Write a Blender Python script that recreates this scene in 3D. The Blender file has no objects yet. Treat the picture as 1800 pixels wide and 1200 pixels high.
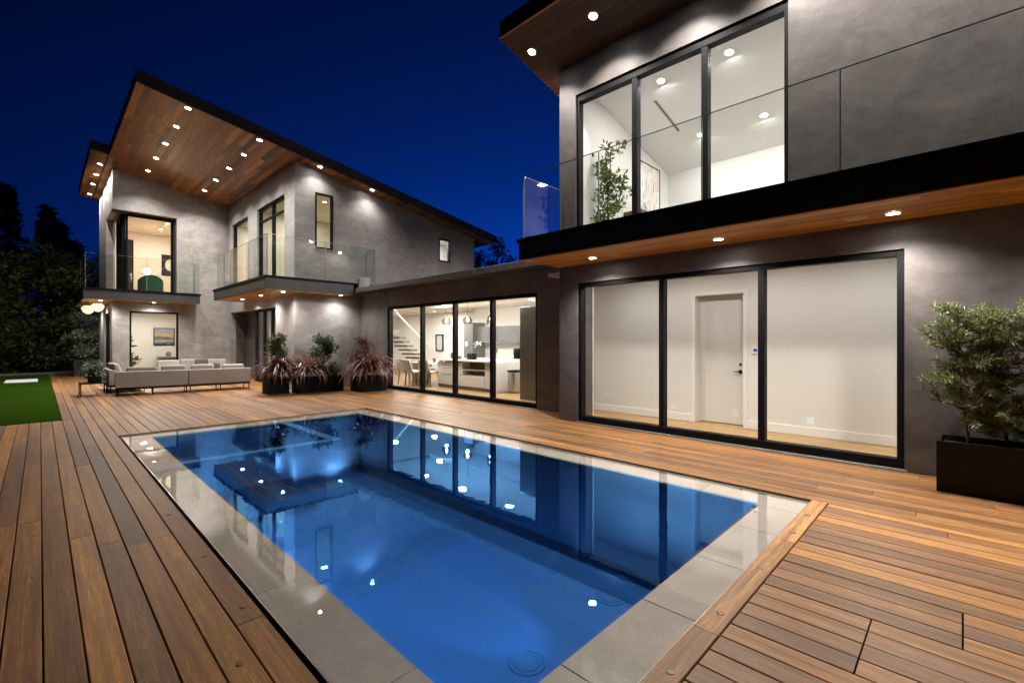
import bpy, math, random
from mathutils import Vector, Matrix
random.seed(7)
R = math.radians
sc = bpy.context.scene
col = sc.collection

# ------------------------------------------------------------------ camera
cam_d = bpy.data.cameras.new('camera'); cam = bpy.data.objects.new('camera', cam_d); col.objects.link(cam)
cam.location = (0, 0, 1.5); cam.rotation_euler = (R(90), 0, R(-45.663))
cam_d.sensor_width = 36; cam_d.lens = 16.22; cam_d.shift_y = -0.0008
cam_d.clip_start = 0.05; cam_d.clip_end = 3000
sc.camera = cam

# ------------------------------------------------------------------ dusk sky
w = bpy.data.worlds.new('World'); sc.world = w; w.use_nodes = True
wn = w.node_tree; bg = wn.nodes['Background']
sky = wn.nodes.new('ShaderNodeTexSky'); sky.sky_type = 'NISHITA'; sky.sun_disc = False
sky.sun_elevation = R(-5.0); sky.sun_rotation = R(62); sky.air_density = 1.0; sky.dust_density = 0.2; sky.ozone_density = 9.0
bw = wn.nodes.new('ShaderNodeRGBToBW'); hs = wn.nodes.new('ShaderNodeMix'); hs.data_type = 'RGBA'; hs.blend_type = 'MULTIPLY'; hs.inputs[0].default_value = 1
hs.inputs[7].default_value = (.004, .115, 1, 1)          # deep blue-hour air
wn.links.new(sky.outputs[0], bw.inputs[0]); wn.links.new(bw.outputs[0], hs.inputs[6]); wn.links.new(hs.outputs[2], bg.inputs[0])
bg.inputs[1].default_value = 18.5

sc.view_settings.view_transform = 'Standard'; sc.view_settings.look = 'None'
sc.view_settings.exposure = 1.4; sc.view_settings.gamma = 1.0
cy = sc.cycles
cy.use_denoising = True; cy.max_bounces = 9; cy.diffuse_bounces = 4; cy.glossy_bounces = 4
cy.transparent_max_bounces = 24; cy.transmission_bounces = 4; cy.sample_clamp_indirect = 6.0
cy.caustics_reflective = False; cy.caustics_refractive = False

# lamp strengths (watts)
P_FAR_ROOF, P_FAR_EAVE, P_BACK, P_BALC, P_WING = 160, 42, 85, 80, 55
P_R_ROOF, P_R_BALC = 135, 128
P_POOL = 38

# ------------------------------------------------------------------ materials
MATS = {}
class NT:
    def __init__(s, name):
        s.m = bpy.data.materials.new(name); s.m.use_nodes = True; MATS[name] = s.m
        s.t = s.m.node_tree; s.b = s.t.nodes['Principled BSDF']; s.o = s.t.nodes['Material Output']
    def n(s, k, **kw):
        d = s.t.nodes.new('ShaderNode' + k)
        for a, v in kw.items(): setattr(d, a, v)
        return d
    def l(s, a, b): s.t.links.new(a, b)
    def pos(s, scale, rnd=False):
        g = s.n('NewGeometry'); m = s.n('VectorMath', operation='MULTIPLY'); m.inputs[1].default_value = scale
        s.l(g.outputs['Position'], m.inputs[0])
        if not rnd: return m.outputs[0]
        a = s.n('VectorMath', operation='ADD'); s.l(m.outputs[0], a.inputs[0]); s.l(rnd, a.inputs[1]); return a.outputs[0]
    def noise(s, vec, scale=1, detail=4, rough=.55, dist=0):
        d = s.n('TexNoise'); d.inputs['Scale'].default_value = scale; d.inputs['Detail'].default_value = detail
        d.inputs['Roughness'].default_value = rough; d.inputs['Distortion'].default_value = dist; s.l(vec, d.inputs['Vector']); return d.outputs['Fac']
    def ramp(s, fac, stops):
        d = s.n('ValToRGB'); e = d.color_ramp.elements
        while len(e) < len(stops): e.new(.5)
        for i, (p, c) in enumerate(stops): e[i].position = p; e[i].color = (*c, 1)
        s.l(fac, d.inputs[0]); return d.outputs[0]
    def mix(s, fac, a, b, mode='MIX'):
        d = s.n('Mix', data_type='RGBA', blend_type=mode)
        for k, v in ((0, fac), (6, a), (7, b)):
            if isinstance(v, (int, float)): d.inputs[k].default_value = v
            elif isinstance(v, tuple): d.inputs[k].default_value = (*v, 1)
            else: s.l(v, d.inputs[k])
        return d.outputs[2]
    def math(s, op, a, b=0.0):
        d = s.n('Math', operation=op)
        for k, v in ((0, a), (1, b)):
            if isinstance(v, (int, float)): d.inputs[k].default_value = v
            else: s.l(v, d.inputs[k])
        return d.outputs[0]
    def bump(s, h, strength=.2, dist=.01):
        d = s.n('Bump'); d.inputs['Strength'].default_value = strength; d.inputs['Distance'].default_value = dist
        s.l(h, d.inputs['Height']); s.l(d.outputs[0], s.b.inputs['Normal'])
    def rnd(s):
        i = s.n('ObjectInfo'); g = s.n('NewGeometry')
        a = s.math('MULTIPLY_ADD', g.outputs['Random Per Island'], 37.7); s.l(i.outputs['Random'], a.node.inputs[2])
        wnz = s.n('TexWhiteNoise', noise_dimensions='1D'); s.l(a, wnz.inputs['W'])
        sc2 = s.n('VectorMath', operation='SCALE'); s.l(wnz.outputs['Color'], sc2.inputs[0]); sc2.inputs[3].default_value = 60
        return wnz.outputs['Value'], sc2.outputs[0], wnz.outputs['Color']

def plain(name, c, rough=.5, metal=0.0, var=.0, vs=6, spec=None):
    k = NT(name); k.b.inputs['Roughness'].default_value = rough; k.b.inputs['Metallic'].default_value = metal
    if spec is not None: k.b.inputs['Specular IOR Level'].default_value = spec
    if var:
        f = k.noise(k.pos((vs, vs, vs)), 1, 5)
        k.l(k.ramp(f, [(.3, tuple(x*(1-var) for x in c)), (.7, tuple(min(1, x*(1+var)) for x in c))]), k.b.inputs['Base Color'])
    else: k.b.inputs['Base Color'].default_value = (*c, 1)
    return k.m

def emit(name, c, s):
    k = NT(name); k.b.inputs['Base Color'].default_value = (.8, .8, .8, 1)
    k.b.inputs['Emission Color'].default_value = (*c, 1); k.b.inputs['Emission Strength'].default_value = s; return k.m

def plaster(name, c, rough=.5):
    k = NT(name); p = k.pos((1, 1, 1))
    a = k.noise(p, .9, 5, .6, .6); b = k.noise(k.pos((1.2, 1.2, 2.2)), 1.5, 6, .62, 1.2); f = k.noise(k.pos((11, 11, 16)), 1, 8, .75, 1.4); t = k.noise(p, 3.1, 5, .7, 2.2)
    m = k.math('ADD', k.math('MULTIPLY', a, .34), k.math('ADD', k.math('MULTIPLY', b, .28), k.math('ADD', k.math('MULTIPLY', f, .22), k.math('MULTIPLY', t, .16))))
    d = tuple(x*.58 for x in c); h = tuple(x*1.5 for x in c)
    k.l(k.ramp(m, [(.36, d), (.5, c), (.64, h)]), k.b.inputs['Base Color'])
    k.l(k.math('MULTIPLY_ADD', t, .3), k.b.inputs['Roughness']); k.b.inputs['Roughness'].links[0].from_node.inputs[2].default_value = rough - .15
    k.bump(k.math('ADD', t, k.math('MULTIPLY', f, .5)), .22, .012); return k.m

def wood(name, cols, axis='Y', rough=.45, fine=1.0, grey=None):
    """boards: every board (object or mesh island) has its own tone and grain offset"""
    k = NT(name); v, off, cl = k.rnd()
    al, ac = .9*fine, 26*fine
    s1 = (ac, al, ac) if axis == 'Y' else (al, ac, ac)
    s2 = (9*fine, .55*fine, 9*fine) if axis == 'Y' else (.55*fine, 9*fine, 9*fine)
    s3 = (120*fine, 5*fine, 120*fine) if axis == 'Y' else (5*fine, 120*fine, 120*fine)
    n1 = k.noise(k.pos(s1, off), 1, 6, .62, .5); n2 = k.noise(k.pos(s2, off), 1.1, 3, .5, 3.2); n3 = k.noise(k.pos(s3, off), 1, 3, .6)
    big = k.noise(k.pos((.5, .5, .5)), 1, 3)
    rings = k.math('SINE', k.math('MULTIPLY', n2, 58.0))
    base = k.ramp(v, [(i/(len(cols)-1), c) for i, c in enumerate(cols)])
    sv = k.n('SeparateColor'); k.l(cl, sv.inputs[0]); mr = k.n('MapRange'); mr.inputs[3].default_value = .68; mr.inputs[4].default_value = 1.28; k.l(sv.outputs[1], mr.inputs[0])
    vm = k.n('VectorMath', operation='SCALE'); k.l(base, vm.inputs[0]); k.l(mr.outputs[0], vm.inputs[3]); base = vm.outputs[0]
    dark = k.mix(1.0, base, (.42, .36, .33), 'MULTIPLY'); lite = k.mix(1.0, base, (1.22, 1.2, 1.16), 'MULTIPLY')
    c = k.mix(k.ramp(n1, [(.34, (0, 0, 0)), (.62, (1, 1, 1))]), dark, lite)
    c = k.mix(k.math('MULTIPLY', k.ramp(rings, [(.0, (1, 1, 1)), (.5, (0, 0, 0))]), .48), c, dark)
    c = k.mix(k.math('MULTIPLY', k.ramp(n3, [(.42, (1, 1, 1)), (.5, (0, 0, 0))]), .35), c, dark)
    if grey: c = k.mix(k.math('MULTIPLY', k.ramp(big, [(.42, (0, 0, 0)), (.66, (1, 1, 1))]), .2), c, grey)
    k.l(c, k.b.inputs['Base Color']); k.l(k.math('MULTIPLY_ADD', n1, .3), k.b.inputs['Roughness'])
    k.b.inputs['Roughness'].links[0].from_node.inputs[2].default_value = rough - .12
    k.bump(k.math('ADD', n1, k.math('MULTIPLY', n3, .5)), .25, .004); return k.m

def glass(name, tint=(.98, .985, .98), ior=1.6):
    k = NT(name); k.t.nodes.remove(k.b)
    tr = k.n('BsdfTransparent'); tr.inputs[0].default_value = (*tint, 1); gl = k.n('BsdfGlossy'); gl.inputs['Roughness'].default_value = .0
    fr = k.n('Fresnel'); fr.inputs[0].default_value = ior; mx = k.n('MixShader')
    g = k.n('NewGeometry'); one = k.math('SUBTRACT', 1.0, g.outputs['Backfacing'])      # one reflection per pane: the front face
    k.l(k.math('MULTIPLY', fr.outputs[0], one), mx.inputs[0]); k.l(tr.outputs[0], mx.inputs[1]); k.l(gl.outputs[0], mx.inputs[2]); k.l(mx.outputs[0], k.o.inputs[0]); return k.m

def leaf(name, c1, c2, rough=.45, trans=.25):
    k = NT(name); v, off, cl = k.rnd()
    k.l(k.ramp(v, [(0, c1), (.75, c2), (1, tuple(x*1.5 for x in c2))]), k.b.inputs['Base Color']); k.b.inputs['Roughness'].default_value = rough
    tl = k.n('BsdfTranslucent'); tl.inputs[0].default_value = (*c2, 1); mx = k.n('MixShader'); mx.inputs[0].default_value = trans
    k.l(k.b.outputs[0], mx.inputs[1]); k.l(tl.outputs[0], mx.inputs[2]); k.l(mx.outputs[0], k.o.inputs[0]); return k.m

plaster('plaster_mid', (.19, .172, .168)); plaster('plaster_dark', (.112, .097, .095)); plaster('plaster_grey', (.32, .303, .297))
wood('deck_wood', [(.18, .095, .050), (.40, .18, .046), (.21, .108, .060), (.52, .248, .062), (.30, .142, .048), (.48, .225, .05), (.24, .13, .07)], 'Y', .42, grey=(.30, .17, .095))
wood('deck_wood_cross', [(.44, .22, .075), (.52, .27, .09)], 'X', .42)
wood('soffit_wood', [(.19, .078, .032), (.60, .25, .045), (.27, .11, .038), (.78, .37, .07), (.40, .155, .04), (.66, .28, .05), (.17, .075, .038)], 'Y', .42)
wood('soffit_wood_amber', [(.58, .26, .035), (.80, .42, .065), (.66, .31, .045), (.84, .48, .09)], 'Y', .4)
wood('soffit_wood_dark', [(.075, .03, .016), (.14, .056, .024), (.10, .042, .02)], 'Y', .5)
wood('oak_floor', [(.50, .33, .15), (.60, .41, .20), (.55, .37, .175)], 'Y', .4)
wood('walnut', [(.13, .05, .016), (.18, .07, .022)], 'Y', .4)
plain('black_metal', (.005, .005, .006), .55, .0, .15, 3, .15); plain('black_matte', (.011, .011, .013), .6, 0, .2, 4, .3)
plain('fascia_grey', (.05, .049, .052), .5, 0, .2, 3); plain('gutter_metal', (.25, .25, .25), .4, .3, .2, 8)
plain('white_paint', (.74, .72, .69), .6, 0, .03, .7); plain('warm_paint', (.66, .59, .52), .6, 0, .03, .7); plain('cream_paint', (.66, .63, .53), .6, 0, .04, .7)
plain('carpet_grey', (.6, .585, .565), .9, 0, .05, 40); plain('trim_white', (.8, .79, .77), .4); plain('door_white', (.72, .7, .67), .4)
plain('roof_membrane', (.06, .06, .065), .8, 0, .3, 2); plain('steel', (.5, .48, .45), .28, 1.0, .1, 10); plain('brass', (.2, .14, .09), .5, .6)
plain('alu_sill', (.32, .31, .3), .4, .8); plain('lamp_trim', (.75, .74, .72), .4); plain('speaker_grille', (.5, .38, .27), .6)
plain('sofa_fabric', (.27, .25, .235), .9, 0, .08, 60); plain('cushion_fabric', (.33, .305, .285), .9, 0, .08, 80); plain('cushion_dark', (.10, .10, .108), .9, 0, .15, 50)
plain('soil', (.03, .022, .016), .95, 0, .4, 30); plain('ground_soil', (.022, .018, .014), .95, 0, .3, 4)
plain('kerb_stone', (.2, .19, .18), .8, 0, .2, 10); plain('white_mat', (.75, .77, .78), .7, 0, .05, 10)
plain('cabinet_grey', (.16, .16, .17), .4, 0, .05, 2); plain('cabinet_taupe', (.17, .155, .14), .45, 0, .1, 3); plain('island_white', (.62, .6, .57), .4); plain('counter_white', (.78, .77, .75), .2)
plain('dark_gap', (.04, .035, .03), .7); plain('shelf_olive', (.18, .16, .09), .6); plain('linen', (.62, .57, .5), .85, 0, .05, 40)
plain('green_velvet', (.02, .11, .075), .75, 0, .2, 14); plain('bark', (.09, .065, .045), .85, 0, .3, 20); plain('pot_dark', (.006, .006, .007), .7, 0, .2, 10, .2)
plain('pot_taupe', (.07, .055, .048), .6, 0, .2, 10); plain('mirror_dark', (.03, .03, .035), .1); plain('orchid', (.85, .83, .8), .6); plain('blue_glass', (.05, .06, .08), .15)
plain('glass_edge', (.24, .29, .27), .15); plain('screen_blue', (.04, .1, .5), .3); plain('concrete_block', (.45, .45, .45), .7, 0, .1, 10)
glass('glass'); glass('glass_rail', (.95, .97, .96), 1.6); glass('smoked_glass', (.62, .6, .58), 1.5)
emit('lens_ext', (1, .96, .9), 30); emit('lens_int', (1, .95, .87), 12); emit('bulb', (1, .8, .5), 20); emit('lens_pool', (.55, .8, 1), 2); emit('globe', (1, .82, .6), .42)
leaf('leaf_podo', (.07, .095, .028), (.20, .245, .09), .45, .2); leaf('leaf_shrub', (.035, .055, .022), (.09, .12, .05)); leaf('leaf_red', (.085, .035, .022), (.17, .075, .042))
leaf('leaf_flax', (.06, .03, .03), (.22, .10, .085), .4); leaf('leaf_ficus', (.05, .075, .016), (.17, .21, .045), .35); leaf('leaf_hedge', (.06, .07, .018), (.14, .155, .045), .6)
leaf('leaf_conifer', (.010, .013, .008), (.022, .027, .014), .7); leaf('leaf_succulent', (.06, .09, .07), (.16, .2, .14))

def art(name, stops, sx=3, sz=5):
    k = NT(name); f = k.noise(k.pos((sx, sx, sz)), 1, 5, .6, 1.5); k.l(k.ramp(f, stops), k.b.inputs['Base Color']); k.b.inputs['Roughness'].default_value = .6; return k.m
art('art_upper', [(.3, (.08, .1, .18)), (.4, (.6, .58, .55)), (.5, (.78, .76, .72)), (.56, (.62, .42, .34)), (.62, (.75, .73, .7)), (.72, (.2, .25, .36))], 3.4, 1.3)
art('art_small', [(.3, (.2, .22, .22)), (.5, (.55, .56, .54)), (.7, (.3, .33, .33))], 6, 6)
k = NT('art_landscape'); p = k.n('NewGeometry'); sp = k.n('SeparateXYZ'); k.l(p.outputs['Position'], sp.inputs[0])
nz = k.noise(k.pos((4, 4, 9)), 1, 5, .6, 1.0); z = k.math('ADD', sp.outputs[2], k.math('MULTIPLY', nz, .5))
k.l(k.ramp(k.math('MULTIPLY', k.math('ADD', z, -1.5), 1.15), [(.12, (.05, .07, .11)), (.28, (.42, .43, .42)), (.4, (.05, .06, .09)), (.5, (.55, .33, .08)), (.62, (.5, .38, .28)), (.75, (.28, .32, .38)), (1, (.42, .42, .40))]), k.b.inputs['Base Color'])

# turf
k = NT('turf'); a = k.noise(k.pos((60, 60, 60)), 1, 4); b = k.noise(k.pos((.8, 3.5, 1)), 1, 3)
c = k.mix(k.ramp(a, [(.35, (0, 0, 0)), (.65, (1, 1, 1))]), (.010, .024, .002), (.030, .066, .006)); c = k.mix(k.math('MULTIPLY', b, .4), c, (.022, .05, .005))
k.l(c, k.b.inputs['Base Color']); k.b.inputs['Roughness'].default_value = .9; k.b.inputs['Specular IOR Level'].default_value = 0; k.bump(a, .8, .02)

# pool plaster, coping tile, water
k = NT('pool_plaster'); a = k.noise(k.pos((90, 90, 90)), 1, 2, .5); b = k.noise(k.pos((1.2, 1.2, 1.2)), 1, 4)
c = k.mix(k.ramp(a, [(.4, (0, 0, 0)), (.62, (1, 1, 1))]), (.0001, .034, .165), (.0003, .058, .23)); c = k.mix(k.math('MULTIPLY', b, .35), c, (.0002, .052, .21))
k.l(c, k.b.inputs['Base Color']); k.b.inputs['Roughness'].default_value = .8
plain('pool_tile_pale', (.006, .075, .27), .5, 0, .2, 30); plain('pool_fitting', (.0004, .044, .175), .8)
k = NT('coping'); v, off, cl = k.rnd(); a = k.noise(k.pos((4, 4, 4), off), 1, 6, .65); b = k.noise(k.pos((40, 40, 40), off), 1, 3)
f = k.math('ADD', k.math('MULTIPLY', a, .7), k.math('MULTIPLY', b, .3))
k.l(k.ramp(f, [(.35, (.25, .215, .185)), (.65, (.34, .295, .25))]), k.b.inputs['Base Color']); k.b.inputs['Roughness'].default_value = .5
def water(name, gcol, tcol, amt, pw):
    k = NT(name); k.t.nodes.remove(k.b)
    nn = k.noise(k.pos((1.6, 1.6, 1)), 1.5, 3, .5, .4); n2 = k.noise(k.pos((9, 9, 1)), 1, 2)
    bp = k.n('Bump'); bp.inputs['Strength'].default_value = .02; bp.inputs['Distance'].default_value = .05
    k.l(k.math('ADD', nn, k.math('MULTIPLY', n2, .14)), bp.inputs['Height'])
    tr = k.n('BsdfTransparent'); tr.inputs[0].default_value = (*tcol, 1); gl = k.n('BsdfGlossy'); gl.inputs['Roughness'].default_value = .0
    lw = k.n('LayerWeight'); lw.inputs['Blend'].default_value = .5; ad = k.n('AddShader')
    k.l(bp.outputs[0], gl.inputs['Normal']); k.l(bp.outputs[0], lw.inputs['Normal'])
    g = k.n('NewGeometry'); one = k.math('SUBTRACT', 1.0, g.outputs['Backfacing'])
    fac = k.math('MULTIPLY', k.math('MINIMUM', k.math('MULTIPLY', k.math('POWER', lw.outputs['Facing'], pw), amt), .95), one)
    k.l(k.mix(fac, (0, 0, 0), gcol), gl.inputs[0]); k.l(k.mix(fac, tcol, tuple(x*.62 for x in tcol)), tr.inputs[0])
    k.l(tr.outputs[0], ad.inputs[0]); k.l(gl.outputs[0], ad.inputs[1]); k.l(ad.outputs[0], k.o.inputs[0])
water('water', (.11, .38, 1.0), (.7, .95, 1), 6.8, 5.0); water('water_film', (1, .98, .95), (.98, .98, .98), 2.0, 4.0)

# ------------------------------------------------------------------ helpers
WM = {}
def wmat(o): return WM.get(o.name, Matrix.Identity(4))
class MB:
    """collects shapes, builds one mesh object"""
    def __init__(s): s.v = []; s.f = []; s.sm = False
    def add(s, vs, fs):
        n = len(s.v); s.v += [tuple(p) for p in vs]; s.f += [tuple(i+n for i in q) for q in fs]; return s
    def hexa(s, b, t):   # bottom 4, top 4 (ccw seen from above)
        return s.add(list(b)+list(t), [(3, 2, 1, 0), (4, 5, 6, 7), (0, 1, 5, 4), (1, 2, 6, 5), (2, 3, 7, 6), (3, 0, 4, 7)])
    def box(s, x0, x1, y0, y1, z0, z1):
        return s.hexa([(x0, y0, z0), (x1, y0, z0), (x1, y1, z0), (x0, y1, z0)], [(x0, y0, z1), (x1, y0, z1), (x1, y1, z1), (x0, y1, z1)])
    def quad(s, *p): return s.add(p, [tuple(range(len(p)))])
    def tube(s, pts, r, n=8, r1=None):
        pts = [Vector(p) for p in pts]; k = len(pts); base = len(s.v)
        for i, p in enumerate(pts):
            d = (pts[min(i+1, k-1)]-pts[max(i-1, 0)]).normalized(); a = d.orthogonal().normalized() if abs(d.z) > .9 else d.cross(Vector((0, 0, 1))).normalized(); b = d.cross(a)
            rr = r if r1 is None else r+(r1-r)*i/(k-1)
            s.v += [tuple(p+(a*math.cos(2*math.pi*j/n)+b*math.sin(2*math.pi*j/n))*rr) for j in range(n)]
        for i in range(k-1):
            for j in range(n): s.f.append((base+i*n+j, base+i*n+(j+1) % n, base+(i+1)*n+(j+1) % n, base+(i+1)*n+j))
        s.f.append(tuple(base+j for j in reversed(range(n)))); s.f.append(tuple(base+(k-1)*n+j for j in range(n))); return s
    def lathe(s, prof, c=(0, 0, 0), n=20):
        base = len(s.v)
        for r, z in prof: s.v += [(c[0]+r*math.cos(2*math.pi*j/n), c[1]+r*math.sin(2*math.pi*j/n), c[2]+z) for j in range(n)]
        for i in range(len(prof)-1):
            for j in range(n): s.f.append((base+i*n+j, base+i*n+(j+1) % n, base+(i+1)*n+(j+1) % n, base+(i+1)*n+j))
        return s
    def disc(s, c, r, n=20, up=False):
        base = len(s.v); s.v += [(c[0]+r*math.cos(2*math.pi*j/n), c[1]+r*math.sin(2*math.pi*j/n), c[2]) for j in range(n)]
        q = tuple(base+j for j in range(n)); s.f.append(q if up else q[::-1]); return s
    def wall(s, axis, c0, c1, u0, u1, z0, zt, ops=()):
        zf = zt if callable(zt) else (lambda u: zt)
        us = sorted({u0, u1, *[max(u0, min(u1, e)) for o in ops for e in o[:2]]}); zs = sorted({z0, *[o[2] for o in ops if o[2] > z0], *[o[3] for o in ops]})
        for a, b in zip(us, us[1:]):
            if b-a < 1e-6: continue
            for i, za in enumerate(zs):
                last = i == len(zs)-1; zb = None if last else zs[i+1]
                um = (a+b)/2; zm = (za+(zf(um) if last else zb))/2
                if any(o[0] < um < o[1] and o[2] < zm < o[3] for o in ops): continue
                ta, tb = (zf(a), zf(b)) if last else (zb, zb)
                if axis == 'X': s.hexa([(c0, a, za), (c1, a, za), (c1, b, za), (c0, b, za)], [(c0, a, ta), (c1, a, ta), (c1, b, tb), (c0, b, tb)])
                else: s.hexa([(a, c0, za), (b, c0, za), (b, c1, za), (a, c1, za)], [(a, c0, ta), (b, c0, tb), (b, c1, tb), (a, c1, ta)])
        return s
    def build(s, name, mat, parent=None, local=False, bevel=0, seg=2, smooth=False, kind=None):
        me = bpy.data.meshes.new(name); me.from_pydata(s.v, [], s.f); me.update()
        me.materials.append(MATS[mat]); return link(name, me, parent, local, bevel, seg, smooth, kind)
def link(name, me, parent=None, local=False, bevel=0, seg=2, smooth=False, kind=None):
    o = bpy.data.objects.new(name, me); col.objects.link(o)
    if parent:
        o.parent = parent
        if not local: o.matrix_parent_inverse = wmat(parent).inverted()
    if bevel:
        m = o.modifiers.new('bevel', 'BEVEL'); m.width = bevel; m.segments = seg; m.limit_method = 'ANGLE'
    if smooth or bevel:
        for p in me.polygons: p.use_smooth = True
        if not bevel or True:
            e = getattr(me, 'set_sharp_from_angle', None)
            if e: e(angle=R(40))
    if kind: o['kind'] = kind
    return o
def tag(o, label, cat, group=None):
    o['label'] = label; o['category'] = cat
    if group: o['group'] = group
    return o
def root(name, loc, label=None, cat=None, rz=0, group=None, kind=None):
    o = bpy.data.objects.new(name, None); col.objects.link(o); o.location = loc; o.rotation_euler = (0, 0, rz); o.empty_display_size = .1
    WM[o.name] = Matrix.Translation(loc) @ Matrix.Rotation(rz, 4, 'Z')
    if label: tag(o, label, cat, group)
    if kind: o['kind'] = kind
    return o
def copy_tree(o, parent=None):
    c = o.copy(); col.objects.link(c)
    if parent: c.parent = parent
    for ch in o.children: copy_tree(ch, c)
    return c
def lamp(name, kind, loc, power, parent, color=(1, .93, .84), size=.06, angle=140, blend=.85, spread=None):
    d = bpy.data.lights.new(name, kind); d.energy = power; d.color = color
    if kind == 'SPOT': d.spot_size = R(angle); d.spot_blend = blend; d.shadow_soft_size = size
    elif kind == 'AREA':
        d.shape = 'DISK'; d.size = size
        if spread: d.spread = R(spread)
    else: d.shadow_soft_size = size
    o = bpy.data.objects.new(name, d); col.objects.link(o); o.location = loc
    if parent: o.parent = parent; o.matrix_parent_inverse = wmat(parent).inverted()
    return o
_ring = None
def downlight(parent, x, y, z, power, r=.055, ext=True, slope=0.0, kind='SPOT', size=.05, angle=140, blend=.9, color=(1, .93, .85)):
    """recessed round lamp: trim ring, glowing lens, and the light it gives"""
    m = MB(); m.lathe([(r*1.35, .0), (r*1.35, -.008), (r*1.02, -.012), (r, .0)], (0, 0, 0), 20)
    t = m.build('downlight', 'lamp_trim', parent, smooth=True)
    t.location = (x, y, z); t.rotation_euler = (0, math.atan(slope), 0)
    l = MB().disc((0, 0, -.004), r*1.0, 20).build('lens', 'lens_ext' if ext else 'lens_int', t, True)
    if power: lamp('downlight_lamp', kind, (x, y, z-.03), power, parent, size=size, angle=angle, blend=blend, color=color)

def frame_rect(m, axis, c0, c1, u0, u1, z0, z1, t, tb=None, tt=None):
    tb = t if tb is None else tb; tt = t if tt is None else tt
    def bx(a, b, za, zb):
        (m.box(c0, c1, a, b, za, zb) if axis == 'X' else m.box(a, b, c0, c1, za, zb))
    bx(u0, u0+t, z0, z1); bx(u1-t, u1, z0, z1); bx(u0+t, u1-t, z0, z0+tb); bx(u0+t, u1-t, z1-tt, z1)
def window(parent, name, axis, c, u0, u1, z0, z1, mull=(), t=.06, tb=None, tt=None, depth=.1, mw=.07, glassmat='glass', sill=None):
    """frame (the object) > mullion, glass_pane; c = frame's front plane, depth goes to +axis"""
    m = MB(); frame_rect(m, axis, c, c+depth, u0, u1, z0, z1, t, tb, tt); fr = m.build(name, 'black_metal', parent, bevel=.004)
    tb = t if tb is None else tb; tt = t if tt is None else tt
    for u in mull:
        q = MB()
        (q.box(c+.006, c+depth-.006, u-mw/2, u+mw/2, z0+tb, z1-tt) if axis == 'X' else q.box(u-mw/2, u+mw/2, c+.006, c+depth-.006, z0+tb, z1-tt)); q.build('mullion', 'black_metal', fr, bevel=.004)
    ed = [u0+t]+[e for u in sorted(mull) for e in (u-mw/2, u+mw/2)]+[u1-t]
    for a, b in zip(ed[::2], ed[1::2]):
        g = MB(); cc = c+depth*.5
        (g.box(cc, cc+.008, a, b, z0+tb, z1-tt) if axis == 'X' else g.box(a, b, cc, cc+.008, z0+tb, z1-tt)); g.build('glass_pane', glassmat, fr)
    if sill:
        q = MB(); (q.box(c-.09, c+depth, u0, u1, z0-.012, z0) if axis == 'X' else q.box(u0, u1, c-.09, c+depth, z0-.012, z0)); q.build('sill', 'alu_sill', fr)
    return fr
def gpanel(parent, x0, x1, y0, y1, z0, z1):
    g = MB().box(x0, x1, y0, y1, z0, z1).build('glass_panel', 'glass_rail', parent); m = MB(); e = .007; d = .001
    if x1-x0 < y1-y0: m.box(x0-d, x1+d, y0, y1, z1, z1+e); m.box(x0-d, x1+d, y0-e, y0, z0, z1); m.box(x0-d, x1+d, y1, y1+e, z0, z1)
    else: m.box(x0, x1, y0-d, y1+d, z1, z1+e); m.box(x0-e, x0, y0-d, y1+d, z0, z1); m.box(x1, x1+e, y0-d, y1+d, z0, z1)
    m.build('polished_edge', 'glass_edge', g)
def planks(parent, name, mat, x0, x1, y0, y1, zf, pitch=.14, th=.018, lens=(1.6, 3.6), gap=.004, seed=1, slope=0.0):
    """soffit boards along Y under a plane whose underside is zf(x); each board is an object"""
    rnd = random.Random(seed); x = x0
    while x < x1-.01:
        xe = min(x+pitch, x1); y = y0-rnd.random()*lens[0]*.8
        while y < y1:
            L = rnd.uniform(*lens); a, b = max(y, y0), min(y+L, y1)
            if b-a > .05:
                m = MB(); za, zb = zf(x), zf(xe-gap)
                m.hexa([(x, a, za-th), (xe-gap, a, zb-th), (xe-gap, b-gap*.6, zb-th), (x, b-gap*.6, za-th)], [(x, a, za), (xe-gap, a, zb), (xe-gap, b-gap*.6, zb), (x, b-gap*.6, za)])
                m.build(name, mat, parent)
            y += L
        x = xe

# ------------------------------------------------------------------ setting: ground, lawn, deck, pool
PX0, PX1, PY0, PY1 = .90, 5.05, 1.03, 9.50        # water edge
IX0, IX1, IY0, IY1 = 1.24, 4.71, 1.37, 9.16       # basin
m = MB(); B = 1500; z = -.12; a0, a1, b0, b1 = PX0-.02, PX1+.02, PY0-.02, PY1+.02
for q in (((-B, -B), (B, -B), (B, b0), (-B, b0)), ((-B, b1), (B, b1), (B, B), (-B, B)), ((-B, b0), (a0, b0), (a0, b1), (-B, b1)), ((a1, b0), (B, b0), (B, b1), (a1, b1))):
    m.quad(*[(x, y, z) for x, y in q])
m.build('ground', 'ground_soil', kind='structure')

lawn = root('lawn', (-10, 20, 0), kind='structure')
MB().box(-24, .288, 12.13, 28.7, -.1, .012).build('turf', 'turf', lawn)
MB().box(-24, 1.1, 28.72, 28.95, -.1, .11).build('kerb', 'kerb_stone', lawn, bevel=.01)
MB().box(.24, 1.9, 28.2, 28.4, -.1, .10).build('kerb', 'kerb_stone', lawn, bevel=.01)
t = MB().box(-.88, -.05, 23.7, 25.3, .012, .05).build('practice_mat', 'white_mat', bevel=.01); tag(t, 'white rectangular mat lying on the green turf', 'mat')

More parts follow.
